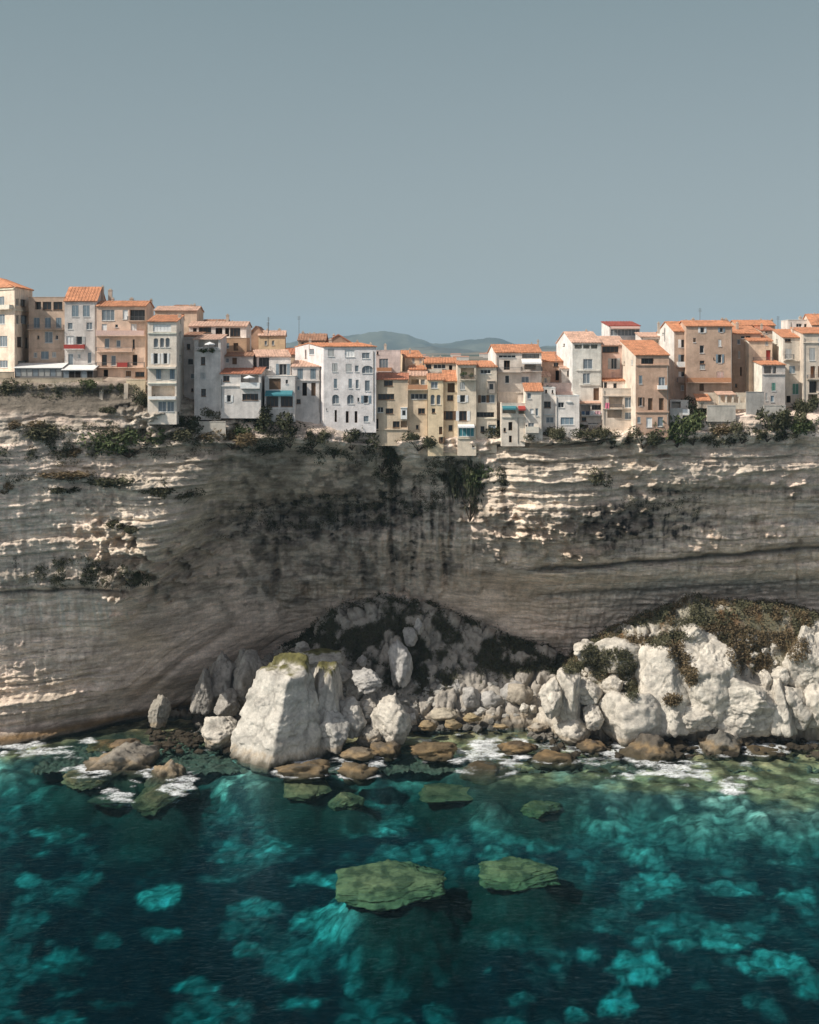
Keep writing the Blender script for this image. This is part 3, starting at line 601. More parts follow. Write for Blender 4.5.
# dark overhung band and hanging drapery in the bay
band = blob(318, 517, 85, 20, -4); DY += band*2.2
flu = blob(415, 540, 75, 55, 0)*bay; v1 = pn(XX*.85+.5*pn(XX*.2, ZZ*.1, 0, 71), ZZ*.06, 0, 72); DY += flu*(1.3*v1+.5*pn(XX*2, ZZ*.12, 0, 73))
flu2 = blob(290, 556, 50, 26, 0)*bay; DY += flu2*(.8*v1)
gash = np.abs(NPX-(388+.12*(NPY-430)+5*pn(NPY*.03, 0*NPY, 0, 75))); DY += 3.0*np.exp(-(gash/8)**2)*ss(425, 440, NPY)*(1-ss(510, 545, NPY))
for (gx, gy0, gy1, w_, dp) in ((275, 540, 600, 3, 1.8), (412, 520, 585, 3, 1.4), (392, 540, 592, 3.5, 1.5), (446, 545, 590, 2.5, 1.0), (506, 470, 560, 3, 1.0), (802, 560, 600, 1.6, .9)):
    DY += dp*np.exp(-(np.abs(NPX-gx-3*pn(NPY*.05, 0*NPY, 0, gx))/w_)**2)*ss(gy0-8, gy0+4, NPY)*(1-ss(gy1-5, gy1+8, NPY))
DY -= 1.6*blob(285, 592, 14, 15)
# rotten ledges that step out on the lit shoulder of the right wall and on the left bluff edge
led = np.maximum(blob(548, 492, 66, 66, 0), np.maximum(blob(178, 482, 52, 80, 25), blob(30, 695, 62, 22, -8)))
DY -= led*(1.0*np.interp(zb*1.35+.3*pn(XX*.3, ZZ*.2, 0, 77), L2[0], L2[1])+.5*l3+.34*fbm(XX*.2, ZZ*2.2, 0, 4, 78)+.16*ridge(XX*.4, ZZ*.9, 0, 4, 76)); DY += blob(168, 488, 60, 84, 25)*.36*(ZZ-50)
led2 = np.maximum(blob(590, 455, 95, 22, 5), blob(760, 462, 60, 12, 0)); DY -= led2*(.7*l2+.4*l3+.3*fbm(XX*.2, ZZ*2.2, 0, 4, 79))
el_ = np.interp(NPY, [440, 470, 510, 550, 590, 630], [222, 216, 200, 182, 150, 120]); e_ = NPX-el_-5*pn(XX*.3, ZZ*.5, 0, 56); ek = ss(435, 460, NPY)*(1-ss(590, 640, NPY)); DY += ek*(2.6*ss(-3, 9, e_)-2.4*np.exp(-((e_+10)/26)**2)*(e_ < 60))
fadeb = ss(372, 400, NPY); DY *= .35+.65*fadeb; DY *= 1-.5*blob(60, 400, 110, 16)
# wave-cut toe at the left end
DY += (1-ss(90, 130, NPX))*(2.2*np.exp(-((ZZ-2.2)/1.3)**2)-1.5*np.exp(-((ZZ-.3)/1.2)**2))
DD = D0+DY
# --- albedo: warm grey limestone with its stains, plus light and shade painted in
base = np.stack([.71+0*XX, .57+0*XX, .465+0*XX], -1)
lay = np.interp(zb, L2[0], L2[1]); lay1 = np.interp(zb+.5, L1[0], L1[1])
tone = 1+.2*lay*strz+.14*lay1*strz+.25*fbm(XX*.08, ZZ*.16, 0, 5, 81)+.18*fbm(XX*.9, ZZ*1.6, 0, 4, 82)
base *= tone[..., None]
def paint(mask, c, k=1.0):
    global base
    m = np.clip(mask*k, 0, 1)[..., None]; base = base*(1-m)+np.array(c)*m
strk = ss(-.2, .4, fbm(XX*1.1, ZZ*.12, 0, 5, 83)); spk = ss(-.1, .35, fbm(XX*.7, ZZ*1.0, 0, 5, 84))
n2 = np.interp(zb+.12*pn(XX*.5, ZZ*.5, 0, 80), L2[0], L2[2]); n1 = np.interp(zb, L1[0], L1[2]); paint(n2*strz*(1-.7*bay)*ss(-.3, .3, pn(XX*.08, zb*.3, 0, 92)), (.10, .09, .08), .75); paint(n1*strz*(1-.7*bay), (.06, .055, .05), .8)  # bedding notches darkened: grime and crevice shade painted together
paint(smw*an, (.10, .085, .07), .8); paint(smw*ss(.2, .9, al), (.74, .60, .47), .5); paint(smw*ss(.2, .9, -al), (.42, .34, .26), .5)
paint(ek*ss(0, 8, e_)*(NPX < 380)*ss(-.5, .3, fbm(XX*.1, ZZ*.1, 0, 4, 93)), (.22, .185, .15), .8); paint(ss(.0, .5, fbm(XX*.12, ZZ*.5, 0, 5, 94))*(1-smoothz), (.34, .28, .215), .45); paint(ss(.05, .5, fbm(XX*.2, ZZ*.7, 6, 5, 95))*(1-smoothz), (.58, .52, .44), .55)  # bluff's shade on the bay painted as darker rock right of the edge
pale = (.66, .55, .42); ochre = (.44, .29, .15); blk = (.045, .042, .038); olive = (.075, .075, .045); bluegr = (.58, .54, .47)
paint(led*(.5+.5*spk), (.62, .51, .39), .9); paint(led2*(.4+.6*spk), (.60, .50, .39), .7)  # sunlit look painted in: ledges and bluff edge made paler
paint(blob(165, 415, 55, 22)*1.0, (.54, .48, .4), .9); paint(blob(35, 432, 45, 12), (.5, .44, .36), .7); paint(blob(580, 468, 120, 46), (.64, .54, .43), .75); paint(blob(170, 480, 60, 80, 25), (.66, .56, .44), .7)
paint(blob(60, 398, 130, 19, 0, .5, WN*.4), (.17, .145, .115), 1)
for (a, b_, c_, d_, k_) in ((690, 560, 150, 25, .25), (720, 500, 90, 18, .35), (500, 600, 60, 20, .25), (330, 590, 60, 10, .5), (620, 470, 40, 10, .3), (90, 540, 90, 12, .2), (700, 530, 90, 10, .3)):
    paint(blob(a, b_, c_, d_)*(.5+.5*strk), ochre, k_)
# black lichen and soot-dark seeps; also black tone down the gash and narrow clefts
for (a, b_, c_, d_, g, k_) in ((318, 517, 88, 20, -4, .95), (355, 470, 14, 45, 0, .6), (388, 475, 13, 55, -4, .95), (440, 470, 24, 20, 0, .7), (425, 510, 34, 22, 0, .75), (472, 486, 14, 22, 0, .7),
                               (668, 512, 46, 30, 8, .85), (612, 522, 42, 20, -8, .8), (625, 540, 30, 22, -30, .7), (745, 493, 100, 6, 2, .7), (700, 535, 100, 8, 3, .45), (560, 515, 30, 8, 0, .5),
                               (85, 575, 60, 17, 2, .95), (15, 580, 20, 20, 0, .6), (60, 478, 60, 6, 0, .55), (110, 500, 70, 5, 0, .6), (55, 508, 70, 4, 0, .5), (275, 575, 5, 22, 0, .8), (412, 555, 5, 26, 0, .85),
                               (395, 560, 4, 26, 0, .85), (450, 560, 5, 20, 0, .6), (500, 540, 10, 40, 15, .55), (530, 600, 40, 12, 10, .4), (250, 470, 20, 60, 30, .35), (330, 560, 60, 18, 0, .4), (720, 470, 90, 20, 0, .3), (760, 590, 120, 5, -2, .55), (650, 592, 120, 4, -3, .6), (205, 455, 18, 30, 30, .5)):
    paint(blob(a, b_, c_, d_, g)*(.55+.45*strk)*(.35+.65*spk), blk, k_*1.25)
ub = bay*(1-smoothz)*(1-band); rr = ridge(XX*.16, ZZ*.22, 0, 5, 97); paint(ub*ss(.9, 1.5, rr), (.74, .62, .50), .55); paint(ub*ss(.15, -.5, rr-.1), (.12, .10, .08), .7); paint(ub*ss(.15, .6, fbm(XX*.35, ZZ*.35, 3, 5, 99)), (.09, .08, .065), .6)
paint(flu*ss(.0, .5, v1)*(.3+.7*spk), blk, .7); paint(flu*ss(.0, .4, -v1), (.36, .33, .28), .5)
paint(np.exp(-((NPY-lc)/3)**2)*onr, blk, .85); paint(np.exp(-((NPY-lc2)/2)**2)*onr, blk, .6); paint(np.exp(-((NPY-lcl)/2.2)**2)*(1-ss(110, 150, NPX)), blk, .85)
paint(ss(.2, .8, fbm(XX*.1, ZZ*.2, 3, 5, 86))*strk*(1-smoothz)*ss(440, 470, NPY), blk, .35)
for q in range(5):
    ly = 470+q*26; paint(np.exp(-((NPY-ly-6*pn(NPX*.015, 0*NPX, q, 87))/1.6)**2)*ss(-.1, .3, pn(NPX*.02, 0*NPX, q, 88))*(1-bay), blk, .45)
paint(blob(75, 612, 62, 16)*ss(.0, .5, pn(XX*1.6, ZZ*.05, 0, 89)), bluegr, .8)
paint(blob(70, 530, 110, 75, 10)*ss(-.5, .3, fbm(XX*.1, ZZ*.5, 0, 4, 100)), (.68, .59, .48), .5); paint(blob(700, 470, 150, 34)*ss(-.4, .3, fbm(XX*.1, ZZ*.5, 0, 4, 101)), (.66, .56, .45), .5); paint(blob(700, 600, 160, 22), (.6, .53, .44), .35)
paint(blob(20, 530, 30, 6)*strk, bluegr, .5); paint(blob(440, 620, 70, 8), (.4, .37, .32), .4)
paint(smoothz*ss(-.2, .5, pn(NPX*.012, NPY*.03, 5, 90)), (.70, .555, .425), .8); paint(smoothz*ss(.1, .6, pn(NPX*.01, NPY*.02, 8, 91)), (.40, .33, .25), .5)  # lower bay painted paler to make up for weak ambient light
paint(blob(285, 592, 13, 14), (.36, .31, .25), .6)
paint((1-ss(.8, 2.4, ZZ+.6*WN)), (.06, .05, .035), .9); paint(np.exp(-((ZZ-.9)/.5)**2), (.30, .17, .06), .45)
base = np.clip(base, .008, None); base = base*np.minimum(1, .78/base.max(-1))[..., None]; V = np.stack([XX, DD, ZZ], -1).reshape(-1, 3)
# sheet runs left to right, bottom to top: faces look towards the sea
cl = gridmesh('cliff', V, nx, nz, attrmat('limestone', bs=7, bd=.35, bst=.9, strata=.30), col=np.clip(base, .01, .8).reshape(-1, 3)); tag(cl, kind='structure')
def cliffY(x, z):
    i = np.clip(np.searchsorted(Xs, x), 1, nx-2); j = np.clip(np.searchsorted(Zs, z), 1, nz-2); return DD[j, i]
def onCliff(px, py):
    """where the line of sight through a pixel meets the cliff"""
    r = np.array([(px-CX)/F, 1, -(py-HY)/F]); Y = 262.0
    for k in range(150):
        x, z = r[0]*Y, CZ+r[2]*Y
        if cliffY(x, z) <= Y: break
        Y += .35
    return np.array((r[0]*Y, Y, CZ+r[2]*Y))
# ------------------------------------------------------------------ plateau behind the edge and the far country
gx = np.concatenate([np.linspace(-3200, -130, 60), np.linspace(-112, 112, 180), np.linspace(130, 3200, 60)]); gy = np.concatenate([np.linspace(0, 1, 30)*34, np.geomspace(36, 9500, 130)])
GX, GT = np.meshgrid(gx, gy)
zg = np.interp(GX, [-3200, -85, -52, -46, -36, -16, -2, 14, 30, 44, 54, 90, 3200], [69.6, 69.6, 69.3, 64, 62.5, 60.5, 58.5, 57.5, 58, 60, 64.3, 65, 64])
yb = np.array([[cliffY(np.clip(a, -111, 111), b)+.2 for a, b in zip(gx, zg[0])]]); GY = yb+GT
far = ss(60, 500, GT)
GZ = zg+np.minimum(GT*.04, 1.2)-.2+.25*fbm(GX*.2, GY*.2, 0, 3, 95)*(1-far)
hills = 52+34*ss(1200, 5200, GY)+far*(10*fbm(GX*.0011, GY*.0009, 0, 5, 96)+3*fbm(GX*.008, GY*.006, 0, 4, 97))
GZ = GZ*(1-far)+hills*far
gc = np.empty(GX.shape+(3,)); gc[:] = (.30, .26, .2); fm_ = ss(-.2, .35, fbm(GX*.004, GY*.003, 0, 5, 98))[..., None]
gc = gc*(1-far[..., None])+far[..., None]*(np.array((.05, .06, .03))*fm_+np.array((.20, .16, .11))*(1-fm_))
tag(gridmesh('ground', np.stack([GX+0*GY, GY, GZ], -1).reshape(-1, 3), len(gx), len(gy), attrmat('dry_ground', bs=1), col=gc.reshape(-1, 3)), kind='structure')
# mountains
def mountains(name, Yd, prof, depth, col, seed):
    xs = np.linspace(-5200, 5200, 520)*Yd/10000; ys = np.linspace(0, 1, 60); PXm = CX+xs*F/Yd
    top = CZ+(HY-np.interp(PXm, [p[0] for p in prof], [p[1] for p in prof]))*Yd/F
    MX, MT = np.meshgrid(xs, ys); t = 1-np.abs(MT-.55)/.55; t = np.clip(t, 0, 1)
    top = top+(17*ridge(xs*.0030, 0*xs, 0, 4, seed+5)-14+6*fbm(xs*.009, 0*xs, 0, 3, seed+6))*Yd/9800
    Zm = 40+(top[None]-40)*t**1.15*(1+.18*ridge(MX*.0022, MT*3, seed, 4, seed)*(1-t)*1.5)+6*fbm(MX*.004, MT*6, 0, 4, seed+1)*t
    n1 = ss(-.3, .3, fbm(MX*.003, MT*5, 0, 4, seed+2))[..., None]; cc = np.array(col)*(.7+.5*n1)
    o = gridmesh(name, np.stack([MX, Yd+(MT-.55)*depth, Zm], -1).reshape(-1, 3), len(xs), len(ys), attrmat('mountain_scrub', bs=.05, fine=.01, bd=8), col=cc.reshape(-1, 3)); tag(o, kind='structure')
mountains('mountains', 9800, [(-900, 350), (-300, 346), (250, 344), (300, 341), (335, 335), (360, 332), (385, 332), (400, 335), (430, 342), (450, 342), (470, 339), (488, 338), (505, 341), (520, 345), (545, 346), (580, 348), (700, 351), (1700, 354)], 2600, (.09, .09, .06), 120)
mountains('mountains', 7600, [(-900, 354), (300, 354), (380, 349), (440, 347), (500, 349), (560, 348), (640, 353), (1700, 355)], 1600, (.12, .11, .075), 130)
# ------------------------------------------------------------------ heaps at the foot of the cliff
ax = np.arange(-70, 112, .24); ay = np.arange(258, 312, .24)
AX, AY = np.meshgrid(ax, ay); APX = CX+AX*F/AY
def heap():
    # right mound
    def prof(pxs, pys, Y): return CZ-(np.interp(APX, pxs, pys)-HY)*Y/F
    zr_ = prof([525, 545, 560, 580, 600, 640, 690, 740, 780, 819, 860, 940, 1030], [735, 715, 690, 662, 645, 624, 603, 607, 610, 619, 632, 662, 735], 280.5)
    y0 = np.interp(APX, [520, 560, 600, 640, 700, 760, 819, 1000], [280, 276, 274.5, 273.5, 273, 273.5, 274, 275])+1.2*pn(AX*.12, 0*AX, 0, 140)
    t = np.clip((AY-y0)/(280.5-y0), 0, 3); zr_ = np.maximum(zr_, -1)
    h1 = zr_*np.where(t < 1, 1-(1-np.clip(t, 0, 1))**1.9, 1-.04*(t-1))-.8*(1-ss(0, .08, t))
    # mound under the bay
    zb_ = prof([205, 230, 270, 300, 330, 365, 400, 430, 470, 500, 520, 545, 565, 585, 600], [735, 705, 672, 655, 625, 609, 607, 612, 629, 640, 645, 650, 662, 690, 735], 298)
    y1 = np.interp(APX, [200, 240, 300, 380, 450, 560], [292, 284, 281, 283, 284, 282])+1.2*pn(AX*.15, 0*AX, 0, 141)
    t2 = np.clip((AY-y1)/(298-y1), 0, 1.6); zb_ = np.maximum(zb_, -1)
    low = 1.6*ss(0, .4, t2)
    h2 = np.maximum(zb_, -1)*np.clip(t2, 0, 1)**1.25+low*(1-np.clip(t2, 0, 1))-.5*(1-ss(0, .05, t2))
    h2 = np.where(t2 > 1, zb_+(t2-1)*1.5, h2)
    return np.maximum(h1, h2)-1.2*(np.maximum(h1, h2) < .05), h1 > h2
H0, isr = heap()
gyy, gxx = np.gradient(H0, .24); nrm = np.stack([-gxx, -gyy, np.ones_like(H0)], -1); nrm /= np.linalg.norm(nrm, axis=-1)[..., None]
wx, wy, wz = AX+1.0*fbm(AX*.2, AY*.2, H0*.2, 3, 143), AY+1.0*fbm(AX*.2, AY*.2, H0*.2, 3, 144), H0
d1, d2, cid = voro(wx/5.2, wy/5.2, wz/6.5, 3); e1, e2, _ = voro(wx/1.9, wy/1.9, wz/2.1, 5)
crk = ss(0, .10, d2-d1); crk2 = ss(0, .14, e2-e1)
disp = (1.9*(crk*(.35+.65*np.sqrt(np.clip(1-d1**2, 0, 1)))-.6)+1.1*(cid-.5))*ss(.5, 3, H0)+.45*(crk2-.6)+.45*fbm(AX*.7, AY*.7, H0*.7, 5, 145)
bpx, bpy_ = CX+AX*F/AY, HY+(CZ-H0)*F/AY
veg = ss(-.1, .35, fbm(AX*.28, AY*.28, H0*.3, 4, 147)+.0)
def hb(px, py, rx, ry): return 1-ss(.7, 1.3, np.sqrt(((bpx-px)/rx)**2+((bpy_-py)/ry)**2)+.5*fbm(AX*.3, AY*.3, H0*.3, 3, 148))
VEGR = np.clip(hb(700, 617, 120, 12)+hb(775, 640, 38, 26)+hb(735, 650, 22, 20)+hb(620, 660, 34, 26)+hb(570, 655, 28, 22)+hb(665, 645, 22, 10)+hb(690, 672, 9, 18), 0, 1)*isr
VEGB = np.clip(hb(385, 640, 90, 34)+hb(500, 655, 70, 22)+hb(420, 680, 50, 14)+hb(330, 650, 35, 18), 0, 1)*(~isr)*ss(-.3, .05, fbm(AX*.22, AY*.22, H0*.22, 4, 149))
disp = disp*(1-.85*VEGR)*(1-.6*VEGB)
HV = np.stack([AX, AY, H0], -1)+nrm*disp[..., None]
hpx, hpy = CX+HV[..., 0]*F/HV[..., 1], HY+(CZ-HV[..., 2])*F/HV[..., 1]
hc = np.empty(AX.shape+(3,)); hc[:] = (.52, .47, .395); hc *= (1+.12*fbm(AX*.3, AY*.3, H0*.5, 4, 146)-.25*(1-crk)-.10*(1-crk2))[..., None]
hgl = ss(.0, .5, fbm(AX*.22, AY*.22, H0*.35, 5, 155))[..., None]; hc = hc*(1-.4*hgl)+np.array((.36, .33, .28))*.4*hgl
def hp(mask, c, k=1.0):
    global hc
    m = np.clip(mask*k, 0, 1)[..., None]; hc = hc*(1-m)+np.array(c)*m
hp(VEGR*.92, (.11, .10, .055)); hp(VEGR*ss(.0, .4, fbm(AX*.25, AY*.25, 0, 4, 150)), (.17, .09, .04), .8); hp(VEGR*ss(.1, .5, fbm(AX*.35, AY*.35, 4, 4, 152)), (.42, .38, .30), .7)
hp(np.where(isr, 0, 1)*.75, (.33, .30, .26)); hp(VEGB, (.06, .052, .035), .95)
hp(1-ss(.7, 2.0, HV[..., 2]+.8*fbm(AX*.5, AY*.5, 0, 3, 151)), (.07, .055, .035), .85); hp(np.exp(-((HV[..., 2]-1.9)/.6)**2)*.6, (.3, .22, .12), .7)
HSEL = (HV[..., 2] > -1.9)
rk = gridmesh('rocky_shore', HV.reshape(-1, 3), len(ax), len(ay), attrmat('white_limestone', bs=8, bd=.25, bst=.8, fine=2.2), col=np.clip(hc, .01, .72).reshape(-1, 3)); tag(rk, kind='structure')
def heapZ(x, y):
    i = int(np.clip((x+70)/.24, 0, len(ax)-1)); j = int(np.clip((y-258)/.24, 0, len(ay)-1)); return HV[j, i, 2]
# ------------------------------------------------------------------ boulders
ICO = {}
def ico(s):
    if s not in ICO:
        bm = bmesh.new(); bmesh.ops.create_icosphere(bm, subdivisions=s, radius=1)
        v = np.array([q.co[:] for q in bm.verts]); v /= np.linalg.norm(v, axis=1)[:, None]
        ICO[s] = (v, [[w.index for w in f.verts] for f in bm.faces]); bm.free()
    return ICO[s]
ROCKM = attrmat('boulder_limestone', bs=8, bd=.32, bst=1.0, fine=2.0, varlo=.8)
PALE = (.58, .53, .45); GREY = (.36, .33, .28); WETR = (.16, .13, .09)
def rock(name, label, px0, py0, px1, py1, Y, seed, depth=None, col=PALE, planes=None, group=None, sub=5, amp=.065, nplanes=13, sharp=120, grass=None, striate=0, cat='boulder', wet=1.0, tilt=0, kind=None, sink=.0, round_=.12):
    cx, cy = (px0+px1)/2, (py0+py1)/2; c = np.array(W(cx, cy, Y)); rx = (px1-px0)/2*Y/F*1.08; rz = (py1-py0)/2*Y/F*1.08; ry = depth/2 if depth else (rx+rz)/2*.9
    D, Fc = ico(sub); r = np.random.default_rng(seed)
    if planes is None:
        P = r.normal(size=(nplanes, 3)); P /= np.linalg.norm(P, axis=1)[:, None]; dd = r.uniform(.72, 1.0, nplanes); P[:, 2] = np.where(P[:, 2] < -.5, -P[:, 2], P[:, 2])
        P = np.vstack([P, [(0, 0, -1)]]); dd = np.append(dd, [.97])
    else:
        P = np.array([p[:3] for p in planes], float); ln = np.linalg.norm(P, axis=1); P /= ln[:, None]; dd = np.array([p[3] for p in planes])
    q = np.maximum(D@P.T, 1e-3)/dd[None]          # 1/r candidates
    inv = (q**sharp).sum(1)**(1/sharp); rad = np.minimum(1/inv, 1.22 if planes is None else 1.5)
    v = D*rad[:, None]
    v = (v-(v.max(0)+v.min(0))/2)/((v.max(0)-v.min(0))/2)*.95
    n = fbm(v[:, 0]*1.6+seed, v[:, 1]*1.6, v[:, 2]*1.6, 5, seed % 7)
    cr_ = ridge(v[:, 0]*1.3+seed, v[:, 1]*1.3, v[:, 2]*1.3, 4, 3)
    v = v*(1+amp*n+amp*.6*np.clip(cr_-.6, -1, .6))[:, None]
    ms = (rx+ry+rz)/3; f_ = ms/1.1
    v = v*(1+(.20/ms)*(fbm(v[:, 0]*f_, v[:, 1]*f_, v[:, 2]*f_*1.5, 5, 6)+.8*ridge(v[:, 0]*f_*.6, v[:, 1]*f_*.6, v[:, 2]*f_, 3, 7)-.5))[:, None]
    v = v+D*(round_*.1*fbm(v[:, 0]*6, v[:, 1]*6, v[:, 2]*6, 3, 5))[:, None]
    c1, c2, _ = voro(v[:, 0]*1.25+seed*1.7+.3*n, v[:, 1]*1.25, v[:, 2]*1.0, seed % 5); ck = np.exp(-((c2-c1)/.05)**2)
    v = v*(1-min(.07, .28/ms)*ck)[:, None]
    v = v*(1+(0 if name == 'drowned_boulder' else .022)*np.tanh(3*np.sin(v[:, 2]*(5.5*ms/3.0)+2.2*n+seed)))[:, None]
    if striate: v = v*(1+.022*np.sin((v[:, 2]*.8+v[:, 0]*striate)*34+3*n))[:, None]
    if tilt:
        a, b = math.cos(R(tilt)), math.sin(R(tilt)); v = np.stack([v[:, 0]*a+v[:, 2]*b, v[:, 1], -v[:, 0]*b+v[:, 2]*a], 1)
    Vw = c+v*np.array((rx, ry, rz))
    k = np.empty((len(v), 3)); k[:] = col; k *= (1+.16*fbm(Vw[:, 0]*.5, Vw[:, 1]*.5, Vw[:, 2]*.5, 4, 8)+.10*n-.35*ck)[:, None]
    gl_ = (.55*ss(.0, .55, fbm(Vw[:, 0]*.35+seed, Vw[:, 1]*.35, Vw[:, 2]*.7, 5, 11)))[:, None]; k = k*(1-gl_)+np.array(col)*np.array((.62, .62, .63))*gl_
    if name == 'drowned_boulder':
        wd = (ss(-.15, .4, fbm(Vw[:, 0]*.45+seed, Vw[:, 1]*.3, 0, 5, 13)))[:, None]; k = k*(1-.7*wd)+np.array((.06, .055, .03))*.7*wd
    wz_ = Vw[:, 2]+.5*fbm(Vw[:, 0]*.6, Vw[:, 1]*.6, 0, 3, 9)
    m = (1-ss(.35*wet, 1.5*wet, wz_))[:, None]*.85 if wet else 0; k = k*(1-m)+np.array((.075, .06, .035))*m
    if wet: m = (np.exp(-((wz_-1.6*wet)/.45)**2)*.45)[:, None]; k = k*(1-m)+np.array((.36, .24, .11))*m
    if grass is not None:
        m = (ss(grass-.05, grass+.10, v[:, 2]+.16*fbm(v[:, 0]*4, v[:, 1]*4, v[:, 2], 4, 2)))[:, None]
        g = np.array((.125, .115, .045))*(1+.5*fbm(Vw[:, 0]*.8, Vw[:, 1]*.8, 0, 3, 4))[:, None]; k = k*(1-m)+g*m
    o = raw(name, Vw, Fc, ROCKM, smooth=True, loc=tuple(c)); addattr(o.data, np.clip(k, .01, .75)); tag(o, label, cat, group, kind); return o
Z5 = zoomer(190, 600, 3.15); Z6 = zoomer(400, 600, 3.723); Z7 = zoomer(560, 590, 3.162); Z4 = zoomer(0, 560, 3.033)
def rk_(Z, x0, y0, x1, y1, Y, seed, label, **k):
    a, b = Z(x0, y0); c, d = Z(x1, y1); return rock(k.pop('name', 'boulder'), label, a, b, c, d, Y, seed, **k)
# the landmark block: lit left face, ridge, shaded right face, flat grassy top
LM = [(-.66, -.74, .36, .60), (.64, -.76, .04, .60), (.95, -.15, .28, .80), (-.12, -.28, 1, .86), (-.6, .7, .2, .8), (.5, .8, .2, .8), (0, 0, -1, .98), (.6, -.5, .75, 1.02)]
rk_(Z5, 128, 192, 438, 508, 263.5, 3, 'largest pale sea rock, sheer lit left face, flat top with grass', depth=17, planes=LM, sub=6, amp=.075, sharp=30, grass=.78, name='sea_rock', cat='sea rock', col=(.58, .54, .47))
rk_(Z5, 372, 220, 492, 450, 267.5, 15, 'tall slim slab leaning on the right side of the largest sea rock', depth=9, planes=[(-.9, -.3, .3, .8), (.2, -1, .15, .8), (.9, -.2, .35, .7), (0, 0, 1, .98), (0, 1, 0, .9), (0, 0, -1, 1), (-.4, -.6, .7, .95)], sharp=30, amp=.05, col=(.5, .46, .4), grass=.86)
G5 = 'blocks heaped against the largest sea rock'
rk_(Z5, 392, 345, 508, 465, 264.5, 21, 'wedge-shaped grey block at the right foot of the largest sea rock', depth=8, col=(.42, .40, .36), group=G5)
rk_(Z5, 455, 305, 552, 425, 268, 22, 'grey block stacked above the wedge-shaped one, right of the slim slab', depth=7, col=(.44, .41, .36), group=G5)
rk_(Z5, 570, 305, 695, 440, 269, 23, 'ribbed block with a sunlit cream left face, right end of the heap', depth=10, col=PALE, striate=.5, group=G5, nplanes=14)
rk_(Z5, 520, 312, 600, 365, 272, 24, 'flat-topped cream block behind the ribbed block', depth=7, col=(.5, .46, .4), group=G5)
rk_(Z5, 525, 400, 605, 460, 268, 25, 'low dark block at the waterline beside the ribbed block', depth=6, col=GREY, group=G5, wet=1.6)
rk_(Z5, 512, 222, 605, 285, 279, 26, 'pale block at the foot of the dark scrub mound', depth=7, col=(.45, .43, .40))
rk_(Z5, 375, 185, 505, 260, 281, 27, 'broad grey slab behind the grassy top of the sea rock', depth=8, col=(.4, .375, .33))
rk_(Z5, 335, 152, 480, 205, 283, 28, 'grass-topped ledge rock behind the largest sea rock', depth=8, col=(.4, .37, .32), grass=.55)
rk_(Z5, 625, 125, 700, 265, 287, 29, 'tall pale slab standing up in the dark scrub mound', depth=6, col=(.5, .48, .45), nplanes=12, wet=0)
rk_(Z5, 672, 85, 715, 140, 290, 30, 'pale lump above the tall slab in the dark scrub', depth=4, col=(.46, .44, .41), wet=0, sub=4)
rk_(Z5, 706, 60, 735, 105, 292, 31, 'topmost small pale rock in the dark scrub mound', depth=3, col=(.46, .44, .41), wet=0, sub=4)
rk_(Z5, 525, 175, 556, 208, 287, 32, 'small pale rock left of the tall slab in the scrub', depth=3, col=(.42, .4, .37), wet=0, sub=4)
rk_(Z5, 42, 365, 165, 462, 270, 33, 'rounded cream boulder at the waterline left of the largest sea rock', depth=9, col=PALE, nplanes=16, amp=.09)
rk_(Z5, 0, 222, 78, 345, 283, 34, 'leaning triangular grey slab at the foot of the smooth cliff', depth=6, col=(.36, .33, .29), planes=[(-.8, -.3, .5, .72), (.1, -1, .1, .8), (.85, -.2, .45, .62), (0, 1, .1, .8), (0, 0, -1, .95), (.95, -.2, -.1, .8)], sharp=30)
rk_(Z5, 78, 285, 152, 362, 279, 35, 'rounded grey boulder between the leaning slab and the tall blocks', depth=6, col=(.36, .33, .29))
rk_(Z5, 58, 175, 150, 330, 287, 36, 'tall grey block behind the rounded grey boulder', depth=9, col=(.33, .3, .265), nplanes=12)
rk_(Z5, 130, 165, 245, 330, 285, 37, 'broad grey block rising behind the left face of the sea rock', depth=10, col=(.35, .32, .28), nplanes=12)
rk_(Z5, 330, 128, 378, 165, 288, 38, 'small grey rock at the top of the scrub edge', depth=4, col=(.38, .35, .31), sub=4, wet=0)
rk_(Z4, 450, 405, 517, 502, 280.5, 39, 'lone egg-shaped boulder under the dark undercut of the left bluff', depth=6, col=(.33, .30, .25), nplanes=16)
